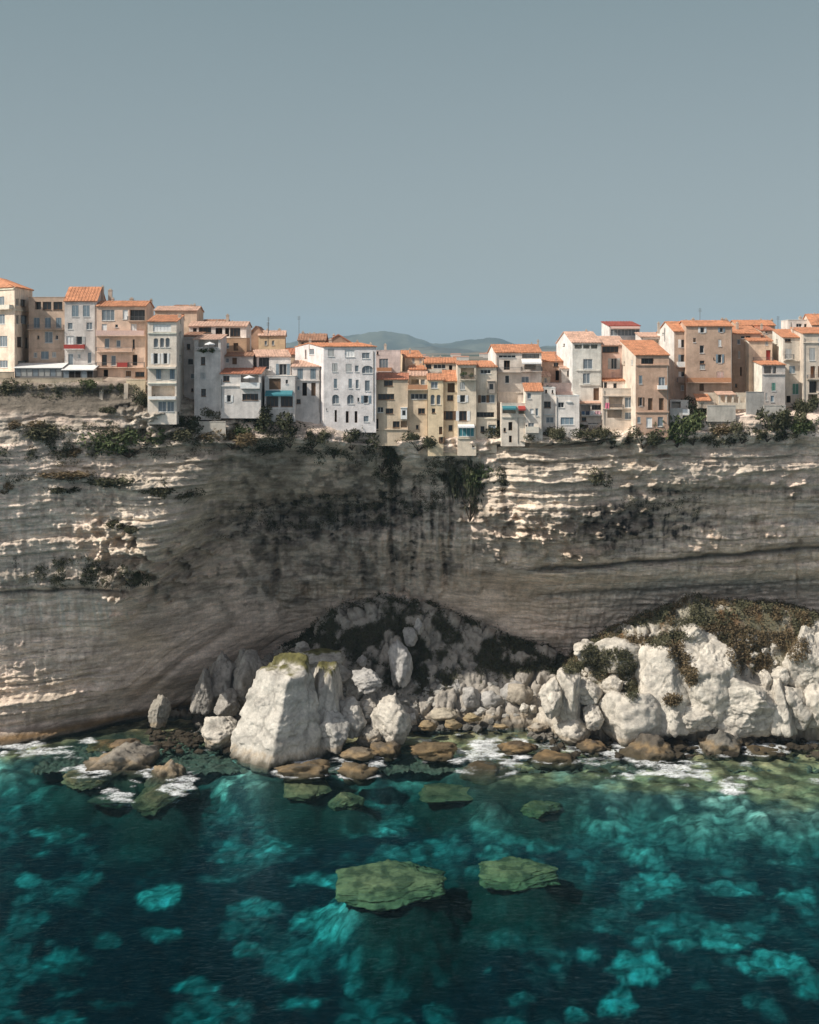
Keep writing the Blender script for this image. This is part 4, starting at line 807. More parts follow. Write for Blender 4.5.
# bay shore
G6 = 'stones along the bay shore'
for (q, Y, s, l, c) in (((115, 400, 212, 445), 283, 41, 'flat tan stone at the bay waterline, left of the reef pool', (.5, .44, .34)), ((372, 300, 455, 372), 288, 42, 'grey slab under the dark bushes of the bay', (.42, .4, .37)),
                   ((400, 312, 492, 378), 286, 43, 'brown tilted slab against the grey one in the bay', (.40, .35, .28)), ((25, 420, 62, 465), 281, 44, 'small white-topped stone right of the ribbed block', (.55, .52, .47)),
                   ((70, 450, 135, 485), 278, 45, 'brown wave-washed stone right of the ribbed block', (.3, .23, .14)), ((235, 422, 300, 450), 283, 46, 'low ochre stone in the bay shallows', (.34, .27, .16)),
                   ((475, 455, 550, 487), 277, 47, 'flat grey stone at the edge of the reef pool', (.4, .36, .3)), ((565, 450, 640, 495), 275.5, 48, 'layered grey stone below the tall pair of white blocks', (.45, .42, .36)),
                   ((640, 455, 700, 490), 275, 49, 'pale low stone right of the layered grey one', (.5, .46, .4)), ((445, 385, 482, 420), 284, 50, 'small white stone left end of the sunlit heap', (.58, .54, .47)), ((480, 388, 510, 422), 284, 51, 'small cube-like white stone near the left end of the sunlit heap', (.58, .54, .47)),
                   ((350, 460, 402, 478), 278, 52, 'thin ochre stone awash in the bay pool', (.34, .27, .17)), ((165, 445, 228, 478), 279, 53, 'thin brown stone awash beside the flat tan one', (.3, .24, .15)),
                   ((180, 295, 232, 355), 290, 54, 'upright pale grey rock below the bay bushes', (.44, .42, .39)), ((230, 325, 300, 395), 287, 55, 'pale angular rock in the bay scree', (.42, .4, .37)), ((300, 335, 372, 400), 287, 56, 'second pale angular rock in the bay scree, right of the first', (.42, .4, .37))):
    rk_(Z6, *q, Y, s, l, col=c, group=G6, sub=4, depth=None)
# sunlit heap, right
G7 = 'white blocks of the sunlit heap'
for (Z, q, Y, s, l, dp, kw) in (
    (Z6, (527, 283, 605, 418), 272.4, 61, 'tall blocky white boulder at the left end of the sunlit heap', 8, {}), (Z6, (592, 255, 672, 440), 273.1, 62, 'taller fluted white boulder next to the blocky one', 9, {}),
    (Z6, (660, 300, 738, 372), 274.0, 63, 'rounded white boulder perched right of the fluted one', 6, dict(nplanes=16)), (Z6, (690, 385, 748, 465), 271.5, 64, 'dome-shaped white boulder at the foot of the perched one', 6, dict(nplanes=16)),
    (Z7, (140, 320, 312, 475), 272.1, 65, 'wide fan-shaped white rock face near the waterline', 11, {}), (Z7, (0, 395, 90, 470), 272.4, 66, 'low white blocks at the waterline left of the fan-shaped face', 8, {}),
    (Z7, (252, 168, 424, 425), 274.0, 67, 'great smooth white slab, second tallest in the sunlit heap', 11, dict(planes=[(-.95, -.2, .15, .85), (-.3, -.9, .3, .72), (.5, -.75, .3, .75), (.85, -.1, .5, .72), (0, 0, 1, .96), (0, 1, 0, .9), (0, 0, -1, 1), (-.4, -.4, .8, .88)], sharp=20, sub=6)),
    (Z7, (396, 142, 545, 392), 275.2, 68, 'great ridged white slab reaching the grassy crest', 12, dict(sub=6, nplanes=10)), (Z7, (300, 350, 380, 432), 271.5, 69, 'squarish white block under the great smooth slab', 6, {}),
    (Z7, (378, 352, 482, 430), 271.8, 70, 'squat white block in the middle of the heap foot', 7, {}), (Z7, (498, 262, 662, 440), 273.1, 71, 'massive white block with a layered foot, right of the squat block', 11, dict(sub=6)),
    (Z7, (660, 285, 742, 438), 271.5, 72, 'pointed tooth-shaped white boulder', 6, dict(planes=[(-.9, -.2, .25, .75), (-.2, -.95, .2, .75), (.8, -.35, .42, .6), (0, 1, .1, .8), (0, 0, -1, 1), (.6, -.5, .1, .85)], sharp=24)),
    (Z7, (702, 302, 782, 425), 272.4, 73, 'leaning white block right of the pointed tooth', 6, {}), (Z7, (725, 120, 840, 340), 275.2, 74, 'great white buttress at the right edge of the picture', 10, dict(sub=6)),
    (Z7, (770, 270, 850, 420), 273.1, 75, 'white block at the right edge, below the great buttress', 7, {}), (Z7, (635, 255, 672, 325), 274.0, 76, 'small rounded white block above the pointed tooth', 4, {}),
    (Z7, (672, 240, 722, 300), 274.6, 77, 'small white knob left of the great buttress', 4, {}), (Z7, (112, 148, 250, 242), 278.3, 78, 'layered white outcrop high on the left of the heap', 8, {}),
    (Z7, (52, 155, 118, 208), 278.9, 79, 'white lump left of the layered outcrop', 5, {}), (Z7, (140, 272, 195, 330), 275.2, 80, 'knobby white rock among green scrub', 5, {}), (Z7, (575, 130, 615, 175), 278.3, 81, 'small white rock in the brown crest grass', 4, dict(wet=0)),
    (Z7, (392, 106, 455, 175), 277.1, 82, 'white rock peak at the crest above the ridged slab', 6, dict(wet=0)), (Z7, (655, 150, 705, 200), 278.3, 83, 'small white rock right of the crest, half in scrub', 4, dict(wet=0)), (Z7, (465, 365, 510, 432), 272.7, 84, 'narrow grey-white block wedged beside the massive one', 4, {})):
    wq = (q[2]-q[0])*.13; rk_(Z, q[0]-wq, q[1], q[2]+wq, q[3]+8, Y, s, l, depth=dp*1.15, group=G7, col=PALE, **kw)
# rocks standing in the water
RW = []
def rkw(Z, x0, y0, x1, y1, Y, seed, label, **k):
    k['col'] = tuple((c*.75+sum(k['col'])/3*.25)*.5 for c in k['col']); k.setdefault('amp', .22); k['wet'] = k.get('wet', 1)*.8
    dp = k.get('depth', 5); k['depth'] = dp*1.25; k['nplanes'] = k.get('nplanes', 12)
    a_, b_ = Z((x0+x1)/2, y1-(y1-y0)*.2); RW.append(((a_-CX)*Y/F, Y, (x1-x0)/(Z(1, 0)[0]-Z(0, 0)[0])**-1/2*Y/F*1.1, dp*.62))
    return rk_(Z, x0-4, y0+(y1-y0)*(.10 if seed in (91, 92, 97, 99) else .42), x1+4, y1+(y1-y0)*.5, Y, seed, label, **k)
GW = 'rocks standing in the water'
rkw(Z7, 200, 462, 370, 556, 265, 91, 'big dark brown boulder in the surf before the sunlit heap', depth=9, col=(.22, .18, .13), group=GW, wet=1.3)
rkw(Z7, 445, 437, 582, 522, 268.5, 92, 'grey-topped boulder with yellow foot in the shallows', depth=8, col=(.33, .3, .24), group=GW)
rkw(Z7, 320, 458, 412, 497, 271, 93, 'low dark rock behind the big brown boulder', depth=5, col=(.16, .13, .1), group=GW, sub=4)
rkw(Z7, 60, 450, 137, 500, 268, 94, 'dark rock between reef and white blocks', depth=5, col=(.15, .12, .1), group=GW, sub=4)
rkw(Z7, 550, 445, 602, 480, 272, 95, 'small tan rock behind the grey-topped boulder', depth=4, col=(.4, .34, .25), group=GW, sub=4)
rkw(Z7, 560, 478, 700, 520, 267, 96, 'flat ochre rock shelf right of the grey-topped boulder', depth=5, col=(.35, .22, .1), group=GW, sub=4)
rkw(Z4, 262, 560, 450, 655, 257, 97, 'tilted striped rock with a pointed right end, left of all sea rocks', depth=7, col=(.5, .43, .33), striate=-.9, group=GW, planes=[(-.5, 0, .9, .55), (.35, -.2, .9, .75), (.2, -1, .1, .8), (1, 0, 0, 1), (-1, 0, 0, .95), (0, 1, 0, .9), (0, 0, -1, .9)])
rkw(Z4, 205, 618, 330, 695, 254, 98, 'pale flank of reef in foam at the foot of the tilted striped rock', depth=6, col=(.3, .26, .19), striate=.6, group=GW, sub=4, sink=.4)
rkw(Z4, 455, 605, 565, 690, 252.5, 99, 'striped rock with a sunlit ochre left side, below the tilted one', depth=6, col=(.52, .43, .3), striate=1.1, group=GW, nplanes=12)
rkw(Z4, 545, 650, 598, 700, 251, 100, 'dark knob beside the ochre-sided striped rock', depth=4, col=(.16, .13, .09), group=GW, sub=4)
rkw(Z4, 282, 697, 405, 728, 246.5, 101, 'low rock awash with white foam, nearest the left', depth=4, col=(.25, .2, .14), group=GW, sub=4)
rkw(Z4, 345, 527, 425, 560, 264, 102, 'brown ledge rock breaking the surface under the cliff undercut', depth=4, col=(.3, .2, .1), group=GW, sub=4)
rkw(Z5, 285, 492, 430, 540, 253, 103, 'low foam-covered rock before the largest sea rock', depth=5, col=(.2, .17, .12), group=GW, sub=4)
rkw(Z5, 478, 497, 580, 548, 251.5, 104, 'small dome-shaped rock ringed by foam', depth=4, col=(.26, .2, .12), group=GW, sub=4)
rkw(Z5, 480, 455, 580, 482, 261, 105, 'flat tan rock shelf below the ribbed block', depth=4, col=(.36, .28, .18), group=GW, sub=4)
rkw(Z5, 575, 432, 655, 475, 264, 106, 'brown stone at the right foot of the ribbed block', depth=4, col=(.26, .2, .13), group=GW, sub=4)
rkw(Z6, 58, 505, 202, 558, 263, 107, 'ochre reef rock with foam on its left', depth=5, col=(.34, .23, .1), group=GW, sub=4)
rkw(Z6, 375, 508, 505, 548, 266, 108, 'flat brown reef top left of the foam race', depth=5, col=(.17, .12, .07), group=GW, sub=4)
rkw(Z6, 225, 580, 420, 652, 257, 109, 'broad brown reef just under the surface, centre', depth=9, col=(.2, .14, .08), group=GW, sub=4, amp=.12)
rkw(Z6, 490, 530, 660, 600, 263, 110, 'ragged orange-brown reef between two foam patches', depth=7, col=(.24, .16, .08), group=GW, sub=4, amp=.12)
# rubble: small stones nobody could count
def rubble(n, seed, boxes, smin, smax):
    D, Fc = ico(1); Fa = np.array(Fc); r = np.random.default_rng(seed); Vs, Fs, Cs = [], [], []; k0 = 0
    for i in range(n):
        b = boxes[r.integers(len(boxes))]; px, py, Y = r.uniform(b[0], b[2]), r.uniform(b[1], b[3]), r.uniform(b[4], b[5])
        x = (px-CX)*Y/F; z = heapZ(x, Y); 
        if z < -1.3: z = r.uniform(-.3, .3)
        s = smin+(smax-smin)*r.random()**2.2; sc_ = s*np.array((r.uniform(.8, 1.4), r.uniform(.7, 1.2), r.uniform(.5, .9)))
        P = r.normal(size=(7, 3)); P /= np.linalg.norm(P, axis=1)[:, None]; inv = (np.maximum(D@P.T/r.uniform(.6, .95, 7), .75)).max(1)
        v = D/inv[:, None]*sc_; Vs.append(v+(x, Y, z+.2*s)); Fs.append(Fa+k0); k0 += len(D)
        c = np.array(b[6])*r.uniform(.75, 1.15); c = c if z > 1.1 else c*.35; Cs.append(np.tile(c, (len(D), 1)))
    o = raw('rubble', np.vstack(Vs), np.vstack(Fs), ROCKM); addattr(o.data, np.vstack(Cs)); return tag(o, 'loose stones scattered along the foot of the cliff', 'rubble', kind='stuff')
rubble(1500, 5, [(195, 0, 240, 0, 278, 292, GREY), (400, 0, 545, 0, 281, 290, (.4, .38, .34)), (340, 0, 450, 0, 281, 288, (.4, .38, .34)), (150, 0, 250, 0, 266, 280, WETR), (530, 0, 640, 0, 274.5, 279, PALE), (620, 0, 830, 0, 274, 277.5, PALE), (540, 0, 819, 0, 262, 274, WETR)], .25, 1.1)
# drowned boulders
DR = []; UW = 'drowned boulders under clear water'
def drowned(label, px, py, rpx, rpy, zt, seed, col, planes=None):
    zt -= .9 if py > 850 else .2; DR.append((px, py, rpx, rpy, zt))
    Y = (CZ-zt)*F/(py-HY); rock('drowned_boulder', label, px-rpx*1.08, py-1, px+rpx*1.08, py+9, Y, seed, depth=rpy*2.1*Y*Y/105000, col=tuple(c*f_ for c, f_ in zip(col, (.95, .72, .72))) if 1 else tuple(c for c in col), group=UW, wet=0, sub=6, planes=planes, cat='boulder', amp=.10)
FL = [(.1, .1, 1, .45), (-.9, -.2, .8, .85), (.72, .7, .5, .62), (.45, -1, .5, .62), (-.2, -1, .6, .75), (0, 1, 0, .9), (0, 0, -1, 1), (.5, -.8, .3, .7), (-.5, .8, .2, .8), (1, 0, 0, .95), (-1, 0, 0, .95)]
drowned('large tan drowned boulder with a pointed right end, centre of the water', 391, 879, 46, 20, -1.6, 121, (.42, .34, .17), planes=FL)
drowned('smaller tan drowned boulder right of the large pointed one', 519, 869, 33, 13, -1.9, 122, (.42, .33, .16), planes=FL)
drowned('green-brown drowned boulder right below the foam-covered rock', 306, 781, 22, 13, -1.2, 123, (.3, .25, .13))
drowned('small green-brown drowned boulder right of the drowned block', 346, 796, 16, 6, -1.6, 124, (.3, .25, .13))
drowned('olive drowned rock under the ochre-sided striped rock', 160, 792, 22, 15, -1.2, 125, (.2, .17, .09))
drowned('yellow-brown drowned rock under the pale reef flank', 92, 772, 24, 12, -.9, 126, (.3, .24, .13))
drowned('olive drowned rock in the green shallows, centre right', 538, 803, 22, 8, -2.2, 127, (.26, .22, .1))
drowned('flat olive drowned rock at the edge of the deep, right of centre', 452, 790, 28, 8, -2.0, 128, (.22, .19, .1))
drowned('brown drowned rock in the shade of the left cliff foot', 105, 742, 20, 6, -.6, 129, (.24, .17, .08))
# ------------------------------------------------------------------ sea bed, sea
sx_ = np.arange(-150, 150, .5); sy_ = np.arange(110, 316, .5); SX, SY = np.meshgrid(sx_, sy_)
def seadepth(X, Y):
    px = CX+X*F/Y; py = HY+CZ*F/Y
    edge = np.interp(px, [0, 100, 200, 260, 330, 400, 440, 500, 560, 640, 700, 819, 1000], [748, 745, 742, 762, 765, 752, 750, 786, 775, 780, 800, 796, 800])
    reef = np.interp(px, [0, 90, 200, 330, 400, 440, 500, 819, 1000], [742, 728, 725, 755, 728, 722, 716, 728, 728])
    edge = edge+14*fbm(X*.05, Y*.05, 0, 4, 160)
    d = .55+1.1*ss(0, 1, (py-reef)/np.maximum(edge-reef, 2))+3.2*ss(-2, 26, py-edge)+2.6*ss(10, 75, py-edge)+4.0*ss(70, 170, py-edge)
    return d, px, py, edge
dep, SPX, SPY, EDG = seadepth(SX, SY)
SPY = HY+(CZ+dep)*F/SY
wn = .6*fbm(SX*.16, SY*.10, 0, 5, 161)+.22*fbm(SX*.7, SY*.5, 0, 4, 169)
PATCH = [(165,895,25,15,1),(160,935,20,10,.75),(250,952,15,9,.8),(105,942,15,8,.45),(65,965,28,14,.7),(335,930,32,24,1),(290,972,16,9,.8),(203,988,25,10,.6),(230,1002,15,6,.5),(385,970,22,14,.8),(355,985,10,14,.5),
 (300,1005,25,12,.6),(90,880,18,7,.5),(30,880,15,6,.4),(250,910,28,12,.4),(330,880,34,13,1),(175,815,20,6,.6),(280,847,14,8,.8),(360,830,38,9,.8),(245,858,30,8,.5),(175,838,22,8,.6),(65,1020,25,8,.5),
 (441,768,30,12,.9),(497,854,18,12,.7),(500,874,40,10,.6),(418,880,20,10,.3),(630,853,20,10,.7),(660,886,20,13,.9),(630,896,12,14,.7),(477,914,32,12,.7),(497,940,35,10,.6),(722,940,23,15,.95),(684,945,15,9,.8),
 (727,888,30,10,.6),(796,899,24,15,.95),(638,968,24,18,.8),(773,966,32,13,.9),(812,986,22,15,.95),(615,1001,24,16,.75),(589,955,14,12,.45),(487,973,10,6,.5),(430,950,14,10,.5),(438,1014,16,12,.5),(576,1016,14,9,.6),
 (415,914,14,6,.5),(655,860,14,8,.5),(605,827,28,8,.7),(686,817,62,8,.5),(758,832,42,8,.5),(405,817,14,8,.9),(495,830,13,5,.6),(753,999,11,8,.4),(545,845,20,8,.5),(560,915,20,9,.35),(40,915,20,7,.25),(120,1005,30,6,.25),(700,985,12,8,.3),(520,1000,14,7,.3),(140,860,25,7,.4),(60,835,35,7,.6),(215,880,16,6,.4),(430,845,20,7,.4),(780,860,18,6,.35)]
pal = np.zeros_like(SX)
for (a, b_, c_, d_, k_) in PATCH:
    q = np.sqrt(((SPX-a)/c_)**2+((SPY-b_)/d_)**2)+wn*.95; pal = np.maximum(pal, k_*(1-ss(.6, 1.12, q))*(.6+.4*ss(-.45, .3, fbm(SX*.35, SY*.25, 0, 5, 162))))
near = 1-ss(10, 85, SPY-EDG-10)                      # pale cobbled bottom close inshore
pal = np.maximum(pal, near*(.10+.75*ss(-.3, .35, fbm(SX*.16, SY*.09, 0, 5, 163)))*.75)
pal = np.maximum(pal, .36*ss(-.15, .5, fbm(SX*.11, SY*.07, 0, 5, 164))*(1-ss(30, 190, SPY-EDG))); pal = np.maximum(pal, .3*ss(.1, .5, fbm(SX*.1, SY*.07, 0, 4, 165)))
pal = np.clip(pal, 0, 1)[..., None]
reefm = (1-ss(-6, 10, SPY-EDG))[..., None]
cb, cb2, cbi = voro((SX+.8*fbm(SX*.3, SY*.3, 0, 3, 151))/2.3, (SY+.8*fbm(SX*.3, SY*.3, 0, 3, 152))/3.0, 0, 9); cdi = voro(SX/5.5+.3*fbm(SX*.2, SY*.2, 0, 3, 153), SY/7.5, 0, 12)[2]
sand = np.array((.72, .80, .74)); weed = np.array((.008, .028, .038)); reefc = np.array((.42, .27, .15))*(.5+.8*cbi)[..., None]*(.35+.9*ss(-.3, .4, fbm(SX*.3, SY*.2, 0, 5, 166)))[..., None]
scol = weed*(1-pal)+sand*pal*((.35+.95*cbi)*(.45+.55*ss(.02, .25, cb2-cb))*(.6+.7*cdi))[..., None]*(1+.35*fbm(SX*.9, SY*.7, 0, 3, 158))[..., None]; greeni = near[..., None]*.5; scol = scol*(1-greeni*.5)+scol*np.array((.75, .85, .55))*greeni*.5
scol = scol*(1-reefm)+reefc*reefm
SZ = -dep+.5*fbm(SX*.3, SY*.25, 0, 4, 167)*(1-.6*reefm[..., 0])+pal[..., 0]*.2-.45*np.minimum(cb, .9)*(near+reefm[..., 0]*.4)
for (a_, b_, rx_, ry_, z_) in DR:
    y_ = (CZ-z_)*F/(b_-HY); x_ = (a_-CX)*y_/F; rX, rY = rx_*y_/F, ry_*y_*y_/105000*1.0; q_ = np.maximum(0, np.sqrt(((SX-x_)/rX)**2+((SY-y_)/rY)**2)-.75+.35*wn)*min(rX, rY)
    SZ = np.maximum(SZ, z_-1.3-.75*q_+.4*wn)
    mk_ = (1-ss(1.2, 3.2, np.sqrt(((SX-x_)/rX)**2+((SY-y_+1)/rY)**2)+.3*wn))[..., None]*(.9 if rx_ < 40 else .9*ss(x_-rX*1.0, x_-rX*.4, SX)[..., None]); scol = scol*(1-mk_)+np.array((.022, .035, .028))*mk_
SZ = np.minimum(SZ, -.12+.45*reefm[..., 0]*ss(.2, .6, fbm(SX*.35, SY*.2, 0, 4, 168)))
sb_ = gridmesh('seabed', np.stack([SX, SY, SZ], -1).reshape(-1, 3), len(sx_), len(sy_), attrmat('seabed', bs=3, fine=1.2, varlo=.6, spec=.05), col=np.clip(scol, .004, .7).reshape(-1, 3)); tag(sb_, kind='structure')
mb = MB(); mb.quad((-1500, -1200, -14), (1500, -1200, -14), (1500, 330, -14), (-1500, 330, -14)); tag(mb.build('seabed', plain((.012, .016, .016))), kind='structure')
# water surface: closed body, absorbing
wxs = np.concatenate([np.linspace(-1500, -140, 24), np.arange(-130, 130, .55), np.linspace(140, 1500, 24)]); wys = np.concatenate([np.linspace(-1200, 95, 20), np.arange(100, 318, .55), [325.0]])
WX, WY = np.meshgrid(wxs, wys); inn = ((np.abs(WX) < 130) & (WY > 100) & (WY < 318)).astype(float)
WPX = CX+WX*F/np.maximum(WY, 50); WPY = HY+CZ*F/np.maximum(WY, 50)
wv = fbm(WX*.22+.06*WY, WY*.42, 0, 4, 170); WZ = inn*(.09*wv+.03*fbm(WX*.9, WY*1.4, 0, 3, 171))
FO = [(35,751,50,5,.9),(15,746,30,6,.9),(92,768,18,8,.9),(115,795,18,5,.9),(172,787,13,7,.85),(185,783,10,12,.8),(305,760,26,8,1),(357,766,18,7,.9),(372,763,10,8,.8),(92,742,12,3,.8),(330,752,25,6,.6),
      (497,749,32,11,1),(480,744,16,8,.9),(515,758,18,6,.9),(427,741,12,5,.7),(440,747,14,5,.7),(620,743,18,7,1),(612,752,16,5,.8),(660,770,42,9,1),(690,775,22,5,.9),(683,768,10,6,.8),(735,786,15,9,1),(760,789,10,4,.7),(765,747,22,5,.9),(750,765,10,4,.6),(810,743,12,4,.6),(815,782,10,4,.6),(585,740,10,4,.6),(560,748,40,4,.5),(640,735,20,4,.6),(480,768,20,3,.4),(600,760,30,4,.4),(700,745,20,4,.5),(400,738,18,3,.5),(230,748,20,3,.4)]
foam = np.zeros_like(WX); fw = 1.1*fbm(WX*.3, WY*.3, 0, 5, 172)
for (a, b_, c_, d_, k_) in FO:
    q = np.sqrt(((WPX-a)/c_)**2+((WPY-b_)/d_)**2)+fw; foam = np.maximum(foam, k_*(1-ss(.35, 1.25, q)))
hz = np.zeros_like(WX); ii = ((WX+70)/.24).astype(int); jj = ((WY-258)/.24).astype(int); ok = (ii > 0) & (ii < len(ax)) & (jj > 0) & (jj < len(ay)) & (inn > 0)
hz[ok] = H0[jj[ok], ii[ok]]; foam = np.maximum(foam, .5*np.exp(-((hz+.3)/.5)**2)*ss(.0, .5, fbm(WX*.4, WY*.3, 0, 4, 173))*ok)
for (x_, y_, a_, b_) in RW:
    q = np.sqrt(((WX-x_)/a_)**2+((WY-y_+.4)/b_)**2); foam = np.maximum(foam, .85*np.exp(-((q-1.08)/.2)**2)*ss(-.25, .25, fbm(WX*.3, WY*.3, 0, 3, 175)))
foam *= inn*.95; WZ = WZ+.18*foam*(.5+fbm(WX*1.2, WY*1.2, 0, 3, 174))
m, n, l, b = newmat('sea_water'); n.remove(b); out = n['Material Output']
tr = N(n, 'ShaderNodeBsdfTransparent'); gl = N(n, 'ShaderNodeBsdfGlossy', Roughness=.09); gl.inputs['Color'].default_value = (.42, .72, .9, 1); fo = N(n, 'ShaderNodeBsdfDiffuse'); fo.inputs['Color'].default_value = (.82, .84, .84, 1)
fr = N(n, 'ShaderNodeFresnel', IOR=1.075); mx = N(n, 'ShaderNodeMixShader'); mx2 = N(n, 'ShaderNodeMixShader'); bp = N(n, 'ShaderNodeBump', Strength=.75, Distance=.4)
h1 = noise_node(n, l, .8, 8, .62, sx=1, sy=1.3); h2 = noise_node(n, l, .13, 4, .6, sx=1, sy=1.5)
l.new(mathn(n, l, 'ADD', h1, mathn(n, l, 'MULTIPLY', h2, .8)), bp.inputs['Height'])
for t in (gl, fr): l.new(bp.outputs['Normal'], t.inputs['Normal'])
l.new(fr.outputs[0], mx.inputs[0]); l.new(tr.outputs[0], mx.inputs[1]); l.new(gl.outputs[0], mx.inputs[2])
at = N(n, 'ShaderNodeAttribute'); at.attribute_name = 'Foam'; fn = noise_node(n, l, .8, 9, .8, sx=1, sy=1.4)
rg = mathn(n, l, 'SUBTRACT', 1.0, mathn(n, l, 'ABSOLUTE', mathn(n, l, 'MULTIPLY', mathn(n, l, 'SUBTRACT', fn, .5), 2.0), 0)); fn2 = noise_node(n, l, .28, 5, .6, sx=1, sy=1.6)
ff = mapr(n, l, mathn(n, l, 'ADD', mathn(n, l, 'ADD', at.outputs['Fac'], mathn(n, l, 'MULTIPLY', mathn(n, l, 'SUBTRACT', rg, .86), 4.0)), mathn(n, l, 'MULTIPLY', mathn(n, l, 'SUBTRACT', fn2, .5), 2.2)), .62, 1.7, 0, 1)
ff = mathn(n, l, 'MULTIPLY', ff, mapr(n, l, at.outputs['Fac'], .02, .2, 0, 1))
l.new(ff, mx2.inputs[0]); l.new(mx.outputs[0], mx2.inputs[1]); l.new(fo.outputs[0], mx2.inputs[2]); l.new(mx2.outputs[0], out.inputs['Surface'])
va = N(n, 'ShaderNodeVolumeAbsorption'); va.inputs['Color'].default_value = (.36, .845, .858, 1); va.inputs['Density'].default_value = .19; l.new(va.outputs[0], out.inputs['Volume'])
nw, nh = len(wxs), len(wys); top = np.stack([WX, WY, WZ], -1).reshape(-1, 3)
wo = gridmesh('sea', top, nw, nh, m, attrs={'Foam': foam.ravel()})
bm = bmesh.new(); bm.from_mesh(wo.data); bm.verts.ensure_lookup_table()
bd = [i for i in range(nw)]+[nw*(j+1)-1 for j in range(1, nh)]+[nw*(nh-1)+i for i in range(nw-2, -1, -1)]+[nw*j for j in range(nh-2, 0, -1)]
cs_ = [bm.verts[i].co.copy() for i in bd]; lo = [bm.verts.new((c_.x, c_.y, -13)) for c_ in cs_]; bm.verts.ensure_lookup_table()
for k in range(len(bd)):
    j = (k+1) % len(bd); bm.faces.new((bm.verts[bd[k]], lo[k], lo[j], bm.verts[bd[j]]))
bm.faces.new(lo[::-1]); bm.to_mesh(wo.data); bm.free(); tag(wo, kind='structure')
# ------------------------------------------------------------------ vegetation
FOL = {'olive': foliage_mat('olive_leaves', (.045, .048, .024), (.16, .145, .085)), 'green': foliage_mat('green_leaves', (.035, .05, .02), (.12, .14, .06)), 'dark': foliage_mat('dark_leaves', (.028, .034, .017), (.095, .092, .052)), 'brown': foliage_mat('dry_scrub', (.085, .065, .035), (.20, .145, .08)), 'silver': foliage_mat('agave_leaves', (.08, .10, .07), (.25, .27, .2))}
def leaves(pts, size, r, k=1, spike=False):
    """one small bent leaf blade per point"""
    n = len(pts); a = r.normal(size=(n, 3)); a /= np.linalg.norm(a, axis=1)[:, None]
    if spike: a[:, 2] = np.abs(a[:, 2])+.4; a /= np.linalg.norm(a, axis=1)[:, None]
    b = np.cross(a, r.normal(size=(n, 3))); b /= np.linalg.norm(b, axis=1)[:, None]
    s = (size*r.uniform(.6, 1.4, n))[:, None]; w = s*(.16 if spike else .45)
    V = np.stack([pts-b*w*.6, pts+b*w*.6, pts+a*s+b*w*.35, pts+a*s*1.15-b*w*.35], 1).reshape(-1, 3)
    return V, np.arange(4*n).reshape(n, 4)
def bushmesh(seed, n, kind, spike=False):
    r = np.random.default_rng(seed); cl_ = [(np.array((r.normal()*.42, r.normal()*.42, r.uniform(.15, .75))), r.uniform(.25, .5)) for _ in range(9)]
    P = []
    for _ in range(n):
        c, s = cl_[r.integers(9)]; d = r.normal(size=3); d /= np.linalg.norm(d); P.append(c+d*s*r.uniform(.55, 1.05))
    P = np.array(P); P[:, 2] = np.maximum(P[:, 2], 0)
    V, Fq = leaves(P, .125, r, spike=spike)
    tw = MB()
    for c, s in cl_: tw.cyl((0, 0, -.3), c, .03, 4, .012)
    nb = len(V); V = np.vstack([V, tw.v]); Fl = Fq.tolist()+[[i+nb for i in f] for f in tw.f]
    fm = [0]*len(Fq)+[1]*len(tw.f)
    me = bpy.data.meshes.new('foliage'); me.from_pydata(V.tolist(), [], Fl); me.materials.append(FOL[kind]); me.materials.append(plain((.07, .05, .035))); me.polygons.foreach_set('material_index', fm); return me
BM = {}
def bush(label, px, py, w, h, kind='olive', group=None, Y=None, name='shrub', cat='shrub', seed=None, spike=False):
    """px,py: foot centre; w,h in px"""
    s = seed if seed is not None else random.randrange(4); key = (kind, s, spike)
    if key not in BM: BM[key] = bushmesh(200+s, 1500, kind, spike)
    p = np.array(W(px, py, Y)) if Y else onCliff(px, py)
    o = bpy.data.objects.new(name, BM[key]); C.objects.link(o); k = p[1]/F
    o.location = (p[0], p[1]+.35*w*k*.3, p[2]-.2); o.scale = (w*k*.64, w*k*.54, h*k*1.0); o.rotation_euler = (0, 0, random.uniform(0, 6.28) if not False else 0)
    o.rotation_euler[2] = random.choice([0, math.pi])+random.uniform(-.35, .35)
    return tag(o, label, cat, group)
GV = 'shrubs along the cliff top'
